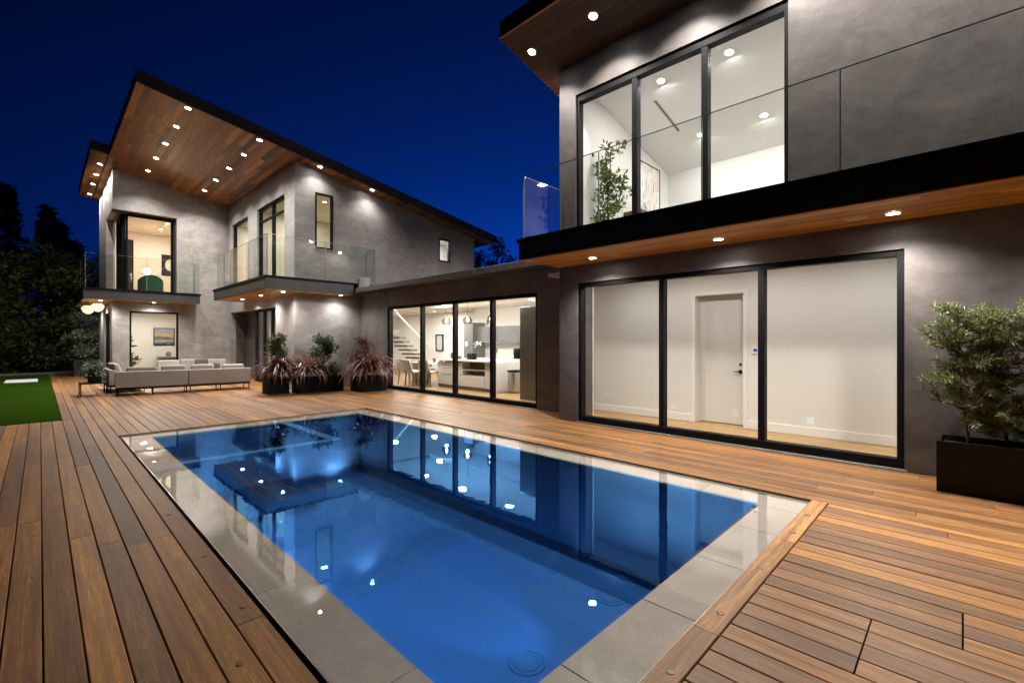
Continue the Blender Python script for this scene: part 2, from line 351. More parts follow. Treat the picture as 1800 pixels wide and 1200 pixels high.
deck = root('deck', (2, 6, 0), kind='structure')
def unit_board(name, mat, ax):
    e = .0035; w2, th = .5, .028
    # cross section with eased top edges; unit width .136, unit length 1
    W = .136; pr = [(-W/2, -th), (W/2, -th), (W/2, -e), (W/2-e, 0), (-W/2+e, 0), (-W/2, -e)]
    v = [(x, -.5, z) for x, z in pr]+[(x, .5, z) for x, z in pr]; f = [tuple(range(6)), tuple(range(11, 5, -1))]+[(i, i+6, (i+1) % 6+6, (i+1) % 6) for i in range(6)]
    if ax == 'X': v = [(y, -x, z) for x, y, z in v]
    me = bpy.data.meshes.new(name); me.from_pydata(v, [], f); me.update(); me.materials.append(MATS[mat]); return me
ub = unit_board('deck_board', 'deck_wood', 'Y'); ubx = unit_board('deck_board_cross', 'deck_wood_cross', 'X')
boards = []; PITCH = .142; rb = random.Random(11)
def column(x0, x1, y0, y1, first=None):
    y = y0; first = first if first is not None else rb.uniform(.6, 4.2)
    L = first
    while y < y1-.02:
        e = min(y+L, y1)
        if y1-e < .5: e = y1
        boards.append((x0, x1-.006, y, e-.004)); y = e; L = rb.uniform(2.2, 4.9)
XG = PX0-.035
x = XG
while x > -7:                                   # west of the pool: Y runs past the pool
    x0 = x-PITCH
    if x0 > .23: column(x0, x, -3.2, 12.10); column(x0, x, 12.106, 28.6)
    else: column(x0, x, -3.2, 12.12)
    x = x0
x = XG
while x < 5.09-.03:                             # near end and far end of the pool
    x1 = min(x+PITCH, 5.09)
    cut = .352 if 2.62 < x+.07 < 3.2 else 0.0 if 3.2 < x+.07 < 3.62 else None
    if cut is None: column(x, x1, -3.2, .885)
    else: column(x, x1, -3.2, cut); column(x, x1, cut+.004, .885, 2)
    column(x, x1, PY1+.04, 12.10); column(x, x1, 12.106, 14.45 if x > 5.35 else 21.45 if x > 1.75 else 28.6)
    x = x1
x = 5.09
while x < 7.6:
    x1 = min(x+PITCH, 7.62)
    column(x, x1, -3.2, 5.5) if x < 6.9 else None
    if x < 5.4: column(x, x1, 5.502, 14.48)
    else: column(x, x1, 5.502, 14.48)
    if x < 5.95: column(x, x1, 14.49, 21.4)
    x = x1
def bdist(b):
    cx, cyy = (b[0]+b[1])/2, (b[2]+b[3])/2; f = (cx*.715+cyy*.699)
    rx = cx*.699-cyy*.715
    vis = f > .3 and abs(rx) < f*1.2+1.5
    return math.hypot(max(b[0]-0, 0), max(0, b[2]))+ (0 if vis else 1000)
boards.sort(key=bdist); far = MB()
for i, (x0, x1, y0, y1) in enumerate(boards):
    if i < 300:
        o = link('deck_board', ub, deck); o.location = ((x0+x1)/2, (y0+y1)/2, rb.uniform(-.0012, .0012)); o.scale = ((x1-x0)/.136, y1-y0, 1)
    else: far.box(x0, x1, y0, y1, -.028, 0)
far.build('far_deck_boards', 'deck_wood', deck, kind='stuff')
xa = PX0-.035
for L in (1.55, 1.5, 1.265):                    # border board along the near end, laid crosswise
    o = link('border_board', ubx, deck); o.location = (xa+L/2, .957, 0); o.scale = (L-.004, .13/.136, 1); xa += L
for x, y in ((4.62, .955), (4.12, .95), (3.33, .96), (2.62, .955), (2.0, .95)):
    MB().lathe([(.0, .004), (.012, .004), (.02, .002), (.021, -.003)], (x, y, .001), 14).build('anchor_cap', 'brass', deck)
for x, y in ((.72, 6.3), (.78, 4.9), (.80, 3.78), (.80, 2.9), (.65, 2.4)):
    MB().lathe([(.0, .004), (.011, .004), (.018, .002), (.019, -.003)], (x, y, .001), 14).build('anchor_cap', 'brass', deck)

pool = root('swimming_pool', (2.97, 5.2, 0), kind='structure')
D = -1.1
m = MB()
m.quad((IX0, IY0, D), (IX1, IY0, D), (IX1, IY1, D), (IX0, IY1, D))
m.quad((IX0, IY0, -.06), (IX0, IY0, D), (IX0, IY1, D), (IX0, IY1, -.06)); m.quad((IX1, IY0, -.06), (IX1, IY1, -.06), (IX1, IY1, D), (IX1, IY0, D))
m.quad((IX0, IY0, -.06), (IX1, IY0, -.06), (IX1, IY0, D), (IX0, IY0, D)); m.quad((IX0, IY1, -.06), (IX0, IY1, D), (IX1, IY1, D), (IX1, IY1, -.06))
m.build('basin', 'pool_plaster', pool)
m = MB().box(IX0+.002, 3.32, 7.0, 7.16, -.5, -.045); m.box(3.16, 3.32, 7.162, IY1-.002, -.5, -.045); m.build('spa_wall', 'pool_tile_pale', pool, bevel=.01)
m = MB().box(IX0+.002, 3.155, 7.165, IY1-.002, -1.0, -.42); m.build('spa_floor', 'pool_plaster', pool)
def copings(x0, x1, y0, y1, ax, step, off=0):
    a = x0 if ax == 'X' else y0; e = x1 if ax == 'X' else y1; first = True
    while a < e-.01:
        b = min(a+(off if first and off else step), e); first = False
        m = MB()
        (m.box(a, b-.004, y0, y1, -.09, -.034) if ax == 'X' else m.box(x0, x1, a, b-.004, -.09, -.034)); m.build('coping_tile', 'coping', pool, bevel=.003); a = b
copings(PX0, IX0, IY0, PY1, 'Y', 1.22, .47); copings(IX1, PX1, PY0, PY1, 'Y', 1.22, .9)
copings(PX0, IX1-.004, PY0, IY0-.004, 'X', .78, .83); copings(IX0+.004, IX1-.004, IY1, PY1, 'X', 1.22)
MB().quad((IX0, IY0, -.018), (IX1, IY0, -.018), (IX1, IY1, -.018), (IX0, IY1, -.018)).build('water', 'water', pool)
m = MB(); zw = -.018; e = .004                  # the thin film that runs over the coping to the overflow slot
for q in ((PX0+e, IX0, PY0+e, PY1-e), (IX1, PX1-e, PY0+e, PY1-e), (IX0, IX1, PY0+e, IY0), (IX0, IX1, IY1, PY1-e)): m.quad((q[0], q[2], zw), (q[1], q[2], zw), (q[1], q[3], zw), (q[0], q[3], zw))
m.build('water_film', 'water_film', pool)
m = MB()                                        # the slim steel lip of the overflow slot
e = .008
for q in ((PX0-e, PX0, PY0-e, PY1+e), (PX1, PX1+e, PY0-e, PY1+e), (PX0, PX1, PY0-e, PY0), (PX0, PX1, PY1, PY1+e)): m.box(*q, -.1, -.012)
m.build('overflow_lip', 'steel', pool)
for x, y in ((4.05, 2.55), (2.75, 2.52)):
    d = MB().lathe([(0, .004), (.09, .004), (.093, .008), (.105, .008), (.108, .003), (.135, .003), (.138, .008), (.15, .008), (.155, 0)], (x, y, D), 28).build('floor_drain', 'pool_fitting', pool, smooth=True)

for x, y, z, rz, tilt, an, pw, lab in ((IX0, 2.6, -.4, 0, 48, 104, P_POOL, 'added unseen underwater lamp in the left wall nearest the camera end'), (IX0, 4.3, -.4, 0, 48, 104, P_POOL, 'added unseen underwater lamp in the middle of the left wall'),
        (IX0, 6.0, -.4, 0, 48, 104, P_POOL, 'added unseen underwater lamp in the left wall nearest the spa'), (2.9, IY0, -.45, 90, 74, 36, P_POOL*2.2, 'added unseen underwater lamp in the near end wall facing the spa'), (IX0, 8.2, -.28, 0, 62, 62, P_POOL*.5, 'added unseen underwater lamp inside the spa corner')):
    pl = root('added_pool_lamp', (x, y, z), lab, 'lamp', R(rz), 'added underwater lamps')  # unseen lamps, put in to light the basin walls and floor
    MB().box(0, .02, -.11, .11, -.11, .11).build('rim', 'steel', pl, True, bevel=.01); MB().box(.021, .026, -.08, .08, -.08, .08).build('lens', 'lens_pool', pl, True, bevel=.002)
    L = lamp('added_pool_light', 'SPOT', (0, 0, 0), pw, None, (.5, .8, 1), .1, an, .5); L.parent = pl; L.location = (.05, 0, 0); L.rotation_euler = (0, R(-tilt), 0)

# ------------------------------------------------------------------ right house
RX = 6.95
rh = root('house', (9.5, 1, 0), 'two-storey dark plaster house wing with big sliding doors right of the pool', 'house')
rroof = lambda x: 6.71+.232*(6.95-x)
m = MB().wall('X', RX, RX+.2, -5, 5.52, 0, 6.70, [(.48, 5.10, -.1, 2.56), (1.66, 5.14, 3.27, 6.05)])
m.box(RX+.2, 7.76, 5.32, 5.52, 0, 2.9); m.wall('Y', 5.32, 5.52, RX+.2, 12.0, 2.9, lambda x: rroof(x)-.01); m.wall('Y', -5, -4.8, RX+.2, 12, 0, lambda x: rroof(x)-.01); m.wall('X', 12, 12.2, -5, 5.52, 0, rroof(12.2)-.01)
m.build('wall', 'plaster_dark', rh)
# lower room
m = MB().box(RX+.2, 8.7, -1.6, 5.86, -.02, -.004); m.build('room_floor', 'oak_floor', rh)
m = MB().wall('X', 8.45, 8.6, -1.6, 5.86, 0, 2.78, [(2.70, 3.53, -.1, 2.32)]); m.box(7.76, 8.6, 5.86, 5.98, 0, 2.78); m.box(7.761, 7.8, 5.32, 5.86, 0, 2.78); m.box(RX+.2, 8.6, -1.72, -1.6, 0, 2.78)
m.box(8.6, 8.72, 2.6, 2.70, 0, 2.4); m.box(8.6, 8.72, 3.53, 3.63, 0, 2.4); m.box(8.6, 8.72, 2.7, 3.53, 2.32, 2.4)
m.build('room_wall', 'white_paint', rh)
MB().box(RX+.2, 8.6, -1.72, 5.98, 2.78, 2.85).build('room_ceiling', 'white_paint', rh)
m = MB().box(8.43, 8.45, -1.6, 2.64, 0, .14); m.box(8.43, 8.45, 3.59, 5.85, 0, .14); m.build('baseboard', 'trim_white', rh, bevel=.004)
m = MB().box(8.438, 8.45, 2.635, 2.70, 0, 2.385); m.box(8.438, 8.45, 3.53, 3.595, 0, 2.385); m.box(8.438, 8.45, 2.70, 3.53, 2.32, 2.385); m.build('door_casing', 'trim_white', rh, bevel=.003)
d = MB().box(8.66, 8.70, 2.705, 3.525, .012, 2.315).build('door', 'door_white', rh)
MB().box(8.645, 8.66, 2.79, 2.83, 1.06, 1.10).build('deadbolt', 'black_metal', d, bevel=.004)
MB().box(8.645, 8.66, 2.785, 2.835, .92, .98).tube([(8.65, 2.81, .95), (8.61, 2.81, .95), (8.61, 2.92, .95)], .009).build('door_handle', 'black_metal', d)
t = MB().box(8.425, 8.45, 2.46, 2.56, 1.28, 1.38).build('thermostat', 'trim_white', rh, bevel=.004); MB().box(8.4235, 8.425, 2.47, 2.53, 1.315, 1.365).build('screen', 'screen_blue', t)
for y in (1.67, .93, .86): MB().box(8.444, 8.45, y-.012, y+.012, 1.11, 1.135).build('wall_socket', 'trim_white', rh)
window(rh, 'sliding_door', 'X', RX+.03, .48, 5.10, -.0, 2.56, (3.47, 2.0), t=.07, tb=.12, tt=.075, depth=.14, mw=.085)
MB().box(RX-.06, RX+.028, .45, 5.13, -.004, .018).build('threshold', 'alu_sill', rh, bevel=.004)
for y in (4.6, 3.4, 2.2, 1.0, -.2): downlight(rh, 7.45, y, 2.779, 4.6, ext=False, kind='AREA', size=.25, color=(1, .97, .93))
# upper room
cz = lambda x: 6.40-.232*(x-6.95)
MB().box(RX+.2, 10.8, -1.5, 5.15, 3.22, 3.27).build('room_floor', 'carpet_grey', rh)
m = MB().wall('Y', 5.145, 5.25, RX+.2, 10.8, 3.27, cz); m.wall('X', 10.7, 10.8, -1.5, 5.145, 3.27, cz(10.7)); m.wall('Y', -1.6, -1.5, RX+.2, 10.8, 3.27, cz); m.build('room_wall', 'white_paint', rh)
MB().hexa([(RX+.2, -1.6, cz(RX+.2)), (10.8, -1.6, cz(10.8)), (10.8, 5.25, cz(10.8)), (RX+.2, 5.25, cz(RX+.2))], [(RX+.2, -1.6, cz(RX+.2)+.05), (10.8, -1.6, cz(10.8)+.05), (10.8, 5.25, cz(10.8)+.05), (RX+.2, 5.25, cz(RX+.2)+.05)]).build('room_ceiling', 'white_paint', rh)
s_ = .232
for x, y in ((7.84, 3.9), (7.84, 2.72), (9.61, 2.7), (9.61, 3.9), (7.84, 1.3), (9.61, 1.3)): downlight(rh, x, y, cz(x)-.002, 12, ext=False, kind='AREA', size=.25, slope=s_, r=.062, color=(1, .97, .94))
m = MB().hexa([(8.25, 4.2, cz(8.25)-.006), (9.29, 4.2, cz(9.29)-.006), (9.29, 4.25, cz(9.29)-.006), (8.25, 4.25, cz(8.25)-.006)], [(8.25, 4.2, cz(8.25)), (9.29, 4.2, cz(9.29)), (9.29, 4.25, cz(9.29)), (8.25, 4.25, cz(8.25))]); m.build('slot_vent', 'cabinet_grey', rh)
m = MB(); frame_rect(m, 'X', 10.68, 10.7, 1.9, 3.02, 3.27, 5.35, .06); m.build('door_casing', 'trim_white', rh); MB().box(10.69, 10.7, 1.96, 2.96, 3.28, 5.29).build('door', 'door_white', rh)
window(rh, 'sliding_door', 'X', RX+.03, 1.66, 5.14, 3.27, 6.05, (3.95, 2.78), t=.055, tb=.08, tt=.13, depth=.14, mw=.1)
# roof
zr = rroof; x0, x1, y0, y1 = 5.82, 12.6, -5.6, 6.0
MB().hexa([(x0, y0, zr(x0)+.004), (x1, y0, zr(x1)+.004), (x1, y1, zr(x1)+.004), (x0, y1, zr(x0)+.004)], [(x0, y0, zr(x0)+.30), (x1, y0, zr(x1)+.30), (x1, y1, zr(x1)+.30), (x0, y1, zr(x0)+.30)]).build('roof', 'black_matte', rh)
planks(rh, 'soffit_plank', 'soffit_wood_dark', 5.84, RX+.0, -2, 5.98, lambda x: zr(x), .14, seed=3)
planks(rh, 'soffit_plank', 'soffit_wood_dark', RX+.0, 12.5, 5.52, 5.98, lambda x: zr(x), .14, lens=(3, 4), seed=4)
m = MB()
for a, b in ((5.80, 5.835),): m.hexa([(a, y0, zr(a)-.022), (b, y0, zr(b)-.022), (b, 6.0, zr(b)-.022), (a, 6.0, zr(a)-.022)], [(a, y0, zr(a)), (b, y0, zr(b)), (b, 6.0, zr(b)), (a, 6.0, zr(a))])
m.hexa([(5.836, 5.982, zr(5.836)-.022), (8, 5.982, zr(8)-.022), (8, 6.0, zr(8)-.022), (5.836, 6.0, zr(5.836)-.022)], [(5.836, 5.982, zr(5.836)), (8, 5.982, zr(8)), (8, 6.0, zr(8)), (5.836, 6.0, zr(5.836))]); m.build('soffit_trim', 'soffit_wood', rh)
for y in (5.69, 4.34, 2.99, 1.64, .29, -1.06, -2.41): downlight(rh, 6.35, y, zr(6.35)-.02, P_R_ROOF, slope=.232, r=.065, size=.06, angle=114, blend=.6)
for x in (7.6, 9.0, 10.4): downlight(rh, x, 5.77, zr(x)-.02, 240, slope=.232, r=.065, size=.06, angle=174, blend=.25)  # unseen downlights added on the side eave to light the far gable
# balcony
bal = MB().box(5.83, RX, -5, 5.53, 2.905, 3.185).build('balcony', 'black_matte', rh)
MB().box(5.80, RX, -5, 5.56, 3.187, 3.262).build('edge_trim', 'black_metal', bal)
planks(bal, 'soffit_plank', 'soffit_wood_amber', 5.834, RX, -2.2, 5.525, lambda x: 2.904, .105, th=.014, seed=5)
for a, b in ((5.47, 3.93), (3.918, 2.382), (2.37, .928), (.916, -.6), (-.612, -2.1)):
    gpanel(bal, 5.88, 5.894, b, a, 3.26, 4.35)
gpanel(bal, 5.9, 6.92, 5.462, 5.474, 3.26, 4.35)
for y in (5.43, 4.0): MB().box(5.874, 5.902, y, y+.04, 4.3, 4.352).build('glass_clamp', 'steel', bal)
MB().box(6.93, 6.949, .62, .74, 3.42, 3.47).build('wall_socket', 'gutter_metal', rh)
for y in (4.44, 2.39, .54, -1.35, -3.2): downlight(bal, 6.48, y, 2.888, P_R_BALC, r=.058, size=.05, angle=136, blend=1)
for y in (4.06, .87): MB().lathe([(0, -.006), (.1, -.006), (.108, -.003), (.108, .0)], (6.5, y, 2.889), 28).build('ceiling_speaker', 'speaker_grille', bal, smooth=True)

# ------------------------------------------------------------------ kitchen pavilion
KX = 7.55
kh = root('kitchen_pavilion', (10, 10, 0), 'single-storey grey kitchen link with four-panel glass door between the two house wings', 'building')
m = MB().wall('X', KX, KX+.2, 5.525, 14.5, 0, 3.03, [(6.62, 12.80, -.1, 2.55)]); m.build('wall', 'plaster_mid', kh)
MB().box(7.08, 15, 5.56, 14.46, 3.035, 3.15).build('roof', 'roof_membrane', kh)
m = MB().box(7.02, 7.078, 5.575, 14.2, 3.03, 3.165); m.build('gutter', 'gutter_metal', kh, bevel=.01)
MB().box(7.14, 7.35, 13.5, 14.05, 3.16, 3.5).build('roof_curb', 'concrete_block', kh, bevel=.01)
window(kh, 'sliding_door', 'X', KX+.03, 6.62, 12.80, 0, 2.55, (11.04, 9.56, 8.12), t=.07, tb=.12, tt=.08, depth=.14, mw=.09)
MB().box(KX-.06, KX+.028, 6.58, 12.84, -.004, .018).build('threshold', 'alu_sill', kh, bevel=.004)
MB().box(KX+.2, 16, 6.0, 23.5, -.02, -.004).build('room_floor', 'oak_floor', kh)
m = MB().box(KX+.2, 13.5, 5.99, 6.1, 0, 2.9); m.box(11.4, 11.5, 6.1, 13.1, 0, 2.9); m.box(13.5, 13.6, 14.8, 23.5, 0, 2.9); m.box(5.9, 13.5, 23.4, 23.5, 0, 2.9); m.box(7.75, 7.85, 14.75, 18.2, 0, 2.9); m.build('room_wall', 'white_paint', kh)
m = MB().box(KX+.2, 16, 6.0, 14.4, 2.82, 2.9); m.box(5.7, 16, 14.72, 23.5, 2.82, 2.9); m.build('room_ceiling', 'white_paint', kh)
m = MB().box(10.2, 12.0, 9.3, 14.3, 2.7, 2.815); m.build('ceiling_drop', 'white_paint', kh)
for x, y in ((8.6, 12.3), (8.6, 10.4), (8.6, 8.5), (8.6, 6.9), (10.0, 13.4), (10.1, 8.7), (9.3, 15.8), (10.6, 17.3), (12.4, 17.0), (11.4, 20.2), (9.3, 19.5)): downlight(kh, x, y, 2.818, 30, ext=False, kind='AREA', size=.2, color=(1, .95, .87))

# kitchen furniture
isl = root('kitchen_island', (9.7, 11, 0), 'white kitchen island with drawers, open shelves and pale stone top', 'island')
MB().box(9.12, 10.1, 9.68, 12.25, 0, .10).build('plinth', 'cabinet_taupe', isl)
MB().box(9.1, 10.12, 9.66, 10.0, .1, .86).build('carcass', 'island_white', isl); m = MB().box(9.42, 10.12, 10.0, 12.28, .1, .86); m.build('carcass', 'island_white', isl)
MB().box(9.04, 10.16, 9.62, 12.32, .862, .905).build('countertop', 'counter_white', isl, bevel=.004)
MB().box(9.04, 10.16, 9.60, 9.656, 0, .862).build('end_panel', 'island_white', isl)
for za, zb in ((.63, .82), (.43, .61)): MB().box(9.08, 9.42, 11.02, 12.28, za, zb).build('drawer', 'island_white', isl, bevel=.004)
for a, b in ((10.02, 10.64), (10.65, 11.27), (11.28, 11.8), (11.81, 12.28)): MB().box(9.08, 9.42, a, b, .11, .41).build('drawer', 'island_white', isl, bevel=.004)
MB().box(9.1, 9.42, 10.0, 11.0, .60, .63).build('shelf', 'island_white', isl); MB().box(9.1, 9.42, 10.0, 11.0, .415, .44).build('shelf', 'island_white', isl)
MB().box(9.40, 9.42, 10.0, 11.0, .44, .86).build('shelf_back', 'shelf_olive', isl)
t = MB().tube([(9.75, 10.45, .905), (9.75, 10.45, 1.22), (9.75, 10.42, 1.26), (9.75, 10.2, 1.26), (9.75, 10.17, 1.23), (9.75, 10.17, 1.12)], .016).build('kitchen_tap', 'black_metal', smooth=True); tag(t, 'tall black square-necked tap on the white kitchen island', 'tap')
t = root('dining_table', (9.7, 13.3, 0), 'pale dining table joined to the kitchen island end', 'table'); MB().box(9.15, 10.1, 12.34, 14.2, .72, .76).build('tabletop', 'counter_white', t, bevel=.004); MB().box(9.2, 10.05, 14.05, 14.15, 0, .72).build('leg_panel', 'island_white', t)
def chair(x, y, rz, label):
    c = root('dining_chair', (x, y, 0), label, 'chair', rz, 'dining chairs at the kitchen table')
    MB().box(-.23, .23, -.22, .24, .44, .50).build('seat', 'linen', c, True, bevel=.025, seg=3)
    MB().hexa([(-.23, -.26, .5), (.23, -.26, .5), (.23, -.20, .5), (-.23, -.20, .5)], [(-.21, -.36, .88), (.21, -.36, .88), (.21, -.31, .88), (-.21, -.31, .88)]).build('backrest', 'linen', c, True, bevel=.02, seg=3)
    for sx in (-1, 1):
        for sy, k in ((-1, -.04), (1, .02)): MB().tube([(sx*.2, sy*.19, .45), (sx*.23, sy*.19+k, 0)], .024, 8, .013).build('leg', 'walnut', c, True, smooth=True)
    MB().tube([(-.21, -.24, .45), (-.22, -.25, .6), (.22, -.25, .6), (.21, -.24, .45)], .016).build('back_brace', 'walnut', c, True, smooth=True)
    return c
chair(8.72, 13.05, R(-90), 'linen dining chair farthest left at the table, walnut legs')
chair(9.0, 12.62, R(-75), 'linen dining chair nearest the island, seen from behind its walnut frame')
chair(8.9, 13.75, R(-90), 'linen dining chair half hidden behind the first glass door mullion')
fr = root('pantry_cabinet', (9, 7.4, 0), 'tall taupe pantry cabinet by the right kitchen glass', 'cabinet')
MB().box(8.62, 9.3, 6.6, 8.14, 0, 2.36).build('body', 'cabinet_taupe', fr, bevel=.004); MB().box(8.6, 8.618, 6.62, 7.36, .08, 2.34).build('door', 'cabinet_taupe', fr, bevel=.003); MB().box(8.6, 8.618, 7.37, 8.12, .08, 2.34).build('door', 'cabinet_taupe', fr, bevel=.003)
t = root('trash_can', (9.62, 9.25, 0), 'brushed steel pedal bin beside the white island', 'bin')
MB().box(9.42, 9.8, 9.1, 9.4, .02, .6).build('body', 'steel', t, bevel=.03, seg=3); MB().box(9.41, 9.81, 9.09, 9.41, .605, .65).build('lid', 'black_metal', t, bevel=.015)
t = root('wall_cabinets', (11.2, 11.4, 1.4), 'row of dark grey wall cabinets above the kitchen counter', 'cabinet')
for a, b in ((8.6, 9.55), (9.56, 10.5), (10.51, 11.5), (11.51, 12.5)): MB().box(11.0, 11.398, a, b, 1.43, 2.0).build('cabinet_door', 'cabinet_grey', t, bevel=.004)
t = MB().box(10.8, 11.398, 12.51, 13.0, 0, 2.15).build('tall_oven_unit', 'cabinet_grey', bevel=.004); tag(t, 'tall dark grey unit at the left end of the wall cabinets', 'cabinet')
t = root('back_counter', (11.1, 10.5, 0), 'pale kitchen counter along the back wall', 'counter')
MB().box(10.82, 11.398, 7, 12.5, 0, .86).build('cupboard', 'island_white', t); MB().box(10.78, 11.398, 7, 12.505, .862, .9).build('countertop', 'counter_white', t)
t = MB().lathe([(0, 0), (.12, 0), (.12, .12), (.13, .12), (.13, .3), (.1, .34), (0, .34)], (11.1, 10.6, .901), 14).build('coffee_machine', 'black_metal', smooth=True); tag(t, 'small black coffee maker on the back counter behind the tap', 'coffee maker')
t = MB().box(10.95, 11.25, 10.05, 10.35, .901, 1.1).build('toaster', 'steel', bevel=.03, seg=3); tag(t, 'steel toaster on the back kitchen counter', 'toaster')
t = root('utensil_rack', (11.1, 9.3, .9), 'round wire rack on the back counter near the pantry', 'rack')
for i in range(4): MB().lathe([(.1, 0), (.11, .02), (.1, .04), (.09, .02), (.1, 0)], (11.1, 9.3, .91+i*.1), 16).build('ring', 'cabinet_grey', t)
MB().tube([(11.1, 9.3, .901), (11.1, 9.3, 1.32)], .03).build('post', 'cabinet_grey', t)
for i, (y, lab) in enumerate(((12.47, 'smoked glass pendant lamp nearest the stairs over the kitchen island'), (11.37, 'smoked glass pendant lamp in the middle over the kitchen island'), (10.28, 'bell-shaped smoked pendant lamp nearest the pantry, behind a mullion'))):
    t = root('pendant_lamp', (9.6, y, 2.8), lab, 'pendant lamp', group='pendant lamps over the island')
    pr = [(.05, .0), (.16, -.1), (.15, -.2), (.11, -.24)] if i < 2 else [(.05, .0), (.1, -.06), (.13, -.2), (.14, -.3)]
    MB().tube([(9.6, y, 2.3), (9.6, y, 2.81)], .006, 6).build('cord', 'black_metal', t); MB().lathe([(0, .06), (.03, .06), (.05, 0)], (9.6, y, 2.28), 14).build('cap', 'steel', t, smooth=True)
    MB().lathe(pr, (9.6, y, 2.28), 22).build('shade', 'smoked_glass', t, smooth=True); MB().lathe([(0, -.03), (.025, -.05), (.045, -.12), (.03, -.17), (0, -.19)], (9.6, y, 2.28), 14).build('bulb', 'bulb', t, smooth=True)
    lamp('pendant_light', 'POINT', (9.6, y, 2.0), 6, t, (1, .85, .65), .05)
t = root('orchid', (9.5, 11.0, .905), 'white orchid in a dark pot on the kitchen island', 'plant')
MB().box(9.4, 9.62, 10.95, 11.17, .906, 1.1).build('pot', 'pot_dark', t, bevel=.01)
MB().tube([(9.5, 11.1, 1.1), (9.5, 11.2, 1.4), (9.5, 11.35, 1.45)], .006, 5).tube([(9.5, 11.05, 1.1), (9.5, 10.95, 1.42), (9.5, 10.7, 1.4)], .006, 5).build('stem', 'leaf_shrub', t)
m = MB()
for i in range(46):
    c = Vector((9.5+random.uniform(-.04, .04), random.choice((random.uniform(10.62, 10.92), random.uniform(11.2, 11.38))), random.uniform(1.3, 1.46))); a = random.uniform(0, 6.28); r = .022
    m.quad(*[(c.x+r*.3*math.sin(a+j), c.y+r*math.cos(a+j*1.57), c.z+r*math.sin(a+j*1.57)) for j in range(4)])
m.build('blossom', 'orchid', t, kind='stuff')
for y, hh, lab in ((12.1, .2, 'dark vase on the island counter left of the orchid'), (11.85, .14, 'small dark bowl-shaped vase on the island near the orchid'), (11.7, .1, 'smallest dark ornament on the island beside the orchid')):
    t = MB().lathe([(0, 0), (.04, 0), (.07, hh*.4), (.05, hh*.75), (.03, hh), (.0, hh)], (9.55, y, .906), 14).build('vase', 'blue_glass', smooth=True); tag(t, lab, 'vase')
for x, y, lab in ((9.3, 12.75, 'left copper candle holder on the dining table'), (9.4, 12.5, 'copper candle holder on the dining table nearest the island')):
    t = MB().lathe([(0, 0), (.05, 0), (.06, .14), (.05, .14), (.04, .02), (0, .02)], (x, y, .761), 14).build('candle_holder', 'brass', smooth=True); tag(t, lab, 'candle holder')
# stairs and wall art deep in the kitchen
st = root('staircase', (11.8, 18, 0), 'floating tread staircase with glass balustrade seen through the left kitchen pane', 'staircase')
MB().box(9.9, 11.1, 17.7, 18.9, 1.75, 1.95).build('landing', 'cabinet_taupe', st)
for i in range(9): MB().box(11.08+i*.2, 11.4+i*.2, 17.75, 18.85, 1.58-i*.185, 1.67-i*.185).build('tread', 'cabinet_taupe', st)
MB().box(11.0, 11.05, 18.2, 18.4, 0, 1.75).build('post', 'trim_white', st)
MB().add([(10.9, 17.74, 1.95), (12.9, 17.74, .1), (12.9, 17.74, .95), (10.9, 17.74, 2.8)], [(0, 1, 2, 3)]).build('glass_panel', 'glass_rail', st)
MB().tube([(10.9, 17.73, 2.75), (12.9, 17.73, .95)], .025).build('handrail', 'trim_white', st)
t = root('wall_art', (13.48, 18.05, 1.4), 'narrow black-framed picture on the wall behind the dining table', 'picture'); m = MB(); frame_rect(m, 'X', 13.44, 13.498, 17.76, 18.34, 1.0, 1.8, .05); m.build('frame', 'black_metal', t); MB().box(13.47, 13.498, 17.81, 18.29, 1.05, 1.75).build('canvas', 'art_small', t)
t = MB().box(10.6, 11.6, 23.36, 23.398, 1.6, 2.2).build('wall_screen', 'mirror_dark', bevel=.005); tag(t, 'dark wall screen above the stairs in the far room', 'screen')

# ------------------------------------------------------------------ far house
GY, FX, WY, LX, BY = 14.5, 5.40, 21.5, 1.79, 26.6
fr_z = lambda x: 6.98+.175*(5.4-x)
fh = root('house', (6, 19, 0), 'two-storey grey plaster house with sloping wood-lined roof beyond the pool', 'house')
zt = lambda x: fr_z(x)-.006
m = MB().wall('Y', GY, GY+.2, FX, 12.6, 0, zt, [(6.02, 6.59, 4.40, 6.15), (10.78, 11.33, 4.57, 5.46), (7.76, 12.6, -.1, 3.03)])
m.wall('X', FX, FX+.2, GY+.2, WY, 0, zt(FX+.2)-.0, [(15.33, 17.95, 3.3, 6.14), (19.0, 21.02, 3.3, 6.12), (16.1, 21.2, -.1, 2.62)])
m.wall('X', 12.4, 12.6, GY+.2, BY, 3, zt(12.6)); m.build('wall', 'plaster_grey', fh)
m = MB().wall('Y', WY, WY+.2, LX, FX, 0, zt, [(LX-.1, 3.66, 3.3, 6.17), (2.26, 3.72, -.1, 2.57)])
m.wall('X', LX, LX+.2, WY+.2, BY, 0, zt(LX+.2), [(WY, 23.7, 3.3, 6.17), (22.35, 24.4, -.1, 2.54)]); m.wall('Y', BY-.2, BY, LX+.2, 12.4, 0, zt); m.build('wall', 'plaster_grey', fh)
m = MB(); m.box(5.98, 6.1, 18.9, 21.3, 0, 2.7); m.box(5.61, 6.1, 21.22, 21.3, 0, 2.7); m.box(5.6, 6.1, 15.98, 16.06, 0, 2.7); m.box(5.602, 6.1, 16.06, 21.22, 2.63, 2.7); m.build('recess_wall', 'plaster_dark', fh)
window(fh, 'sliding_door', 'X', 5.62, 16.1, 18.9, 0, 2.62, (17.2, 18.0), t=.06, tb=.1, depth=.12)
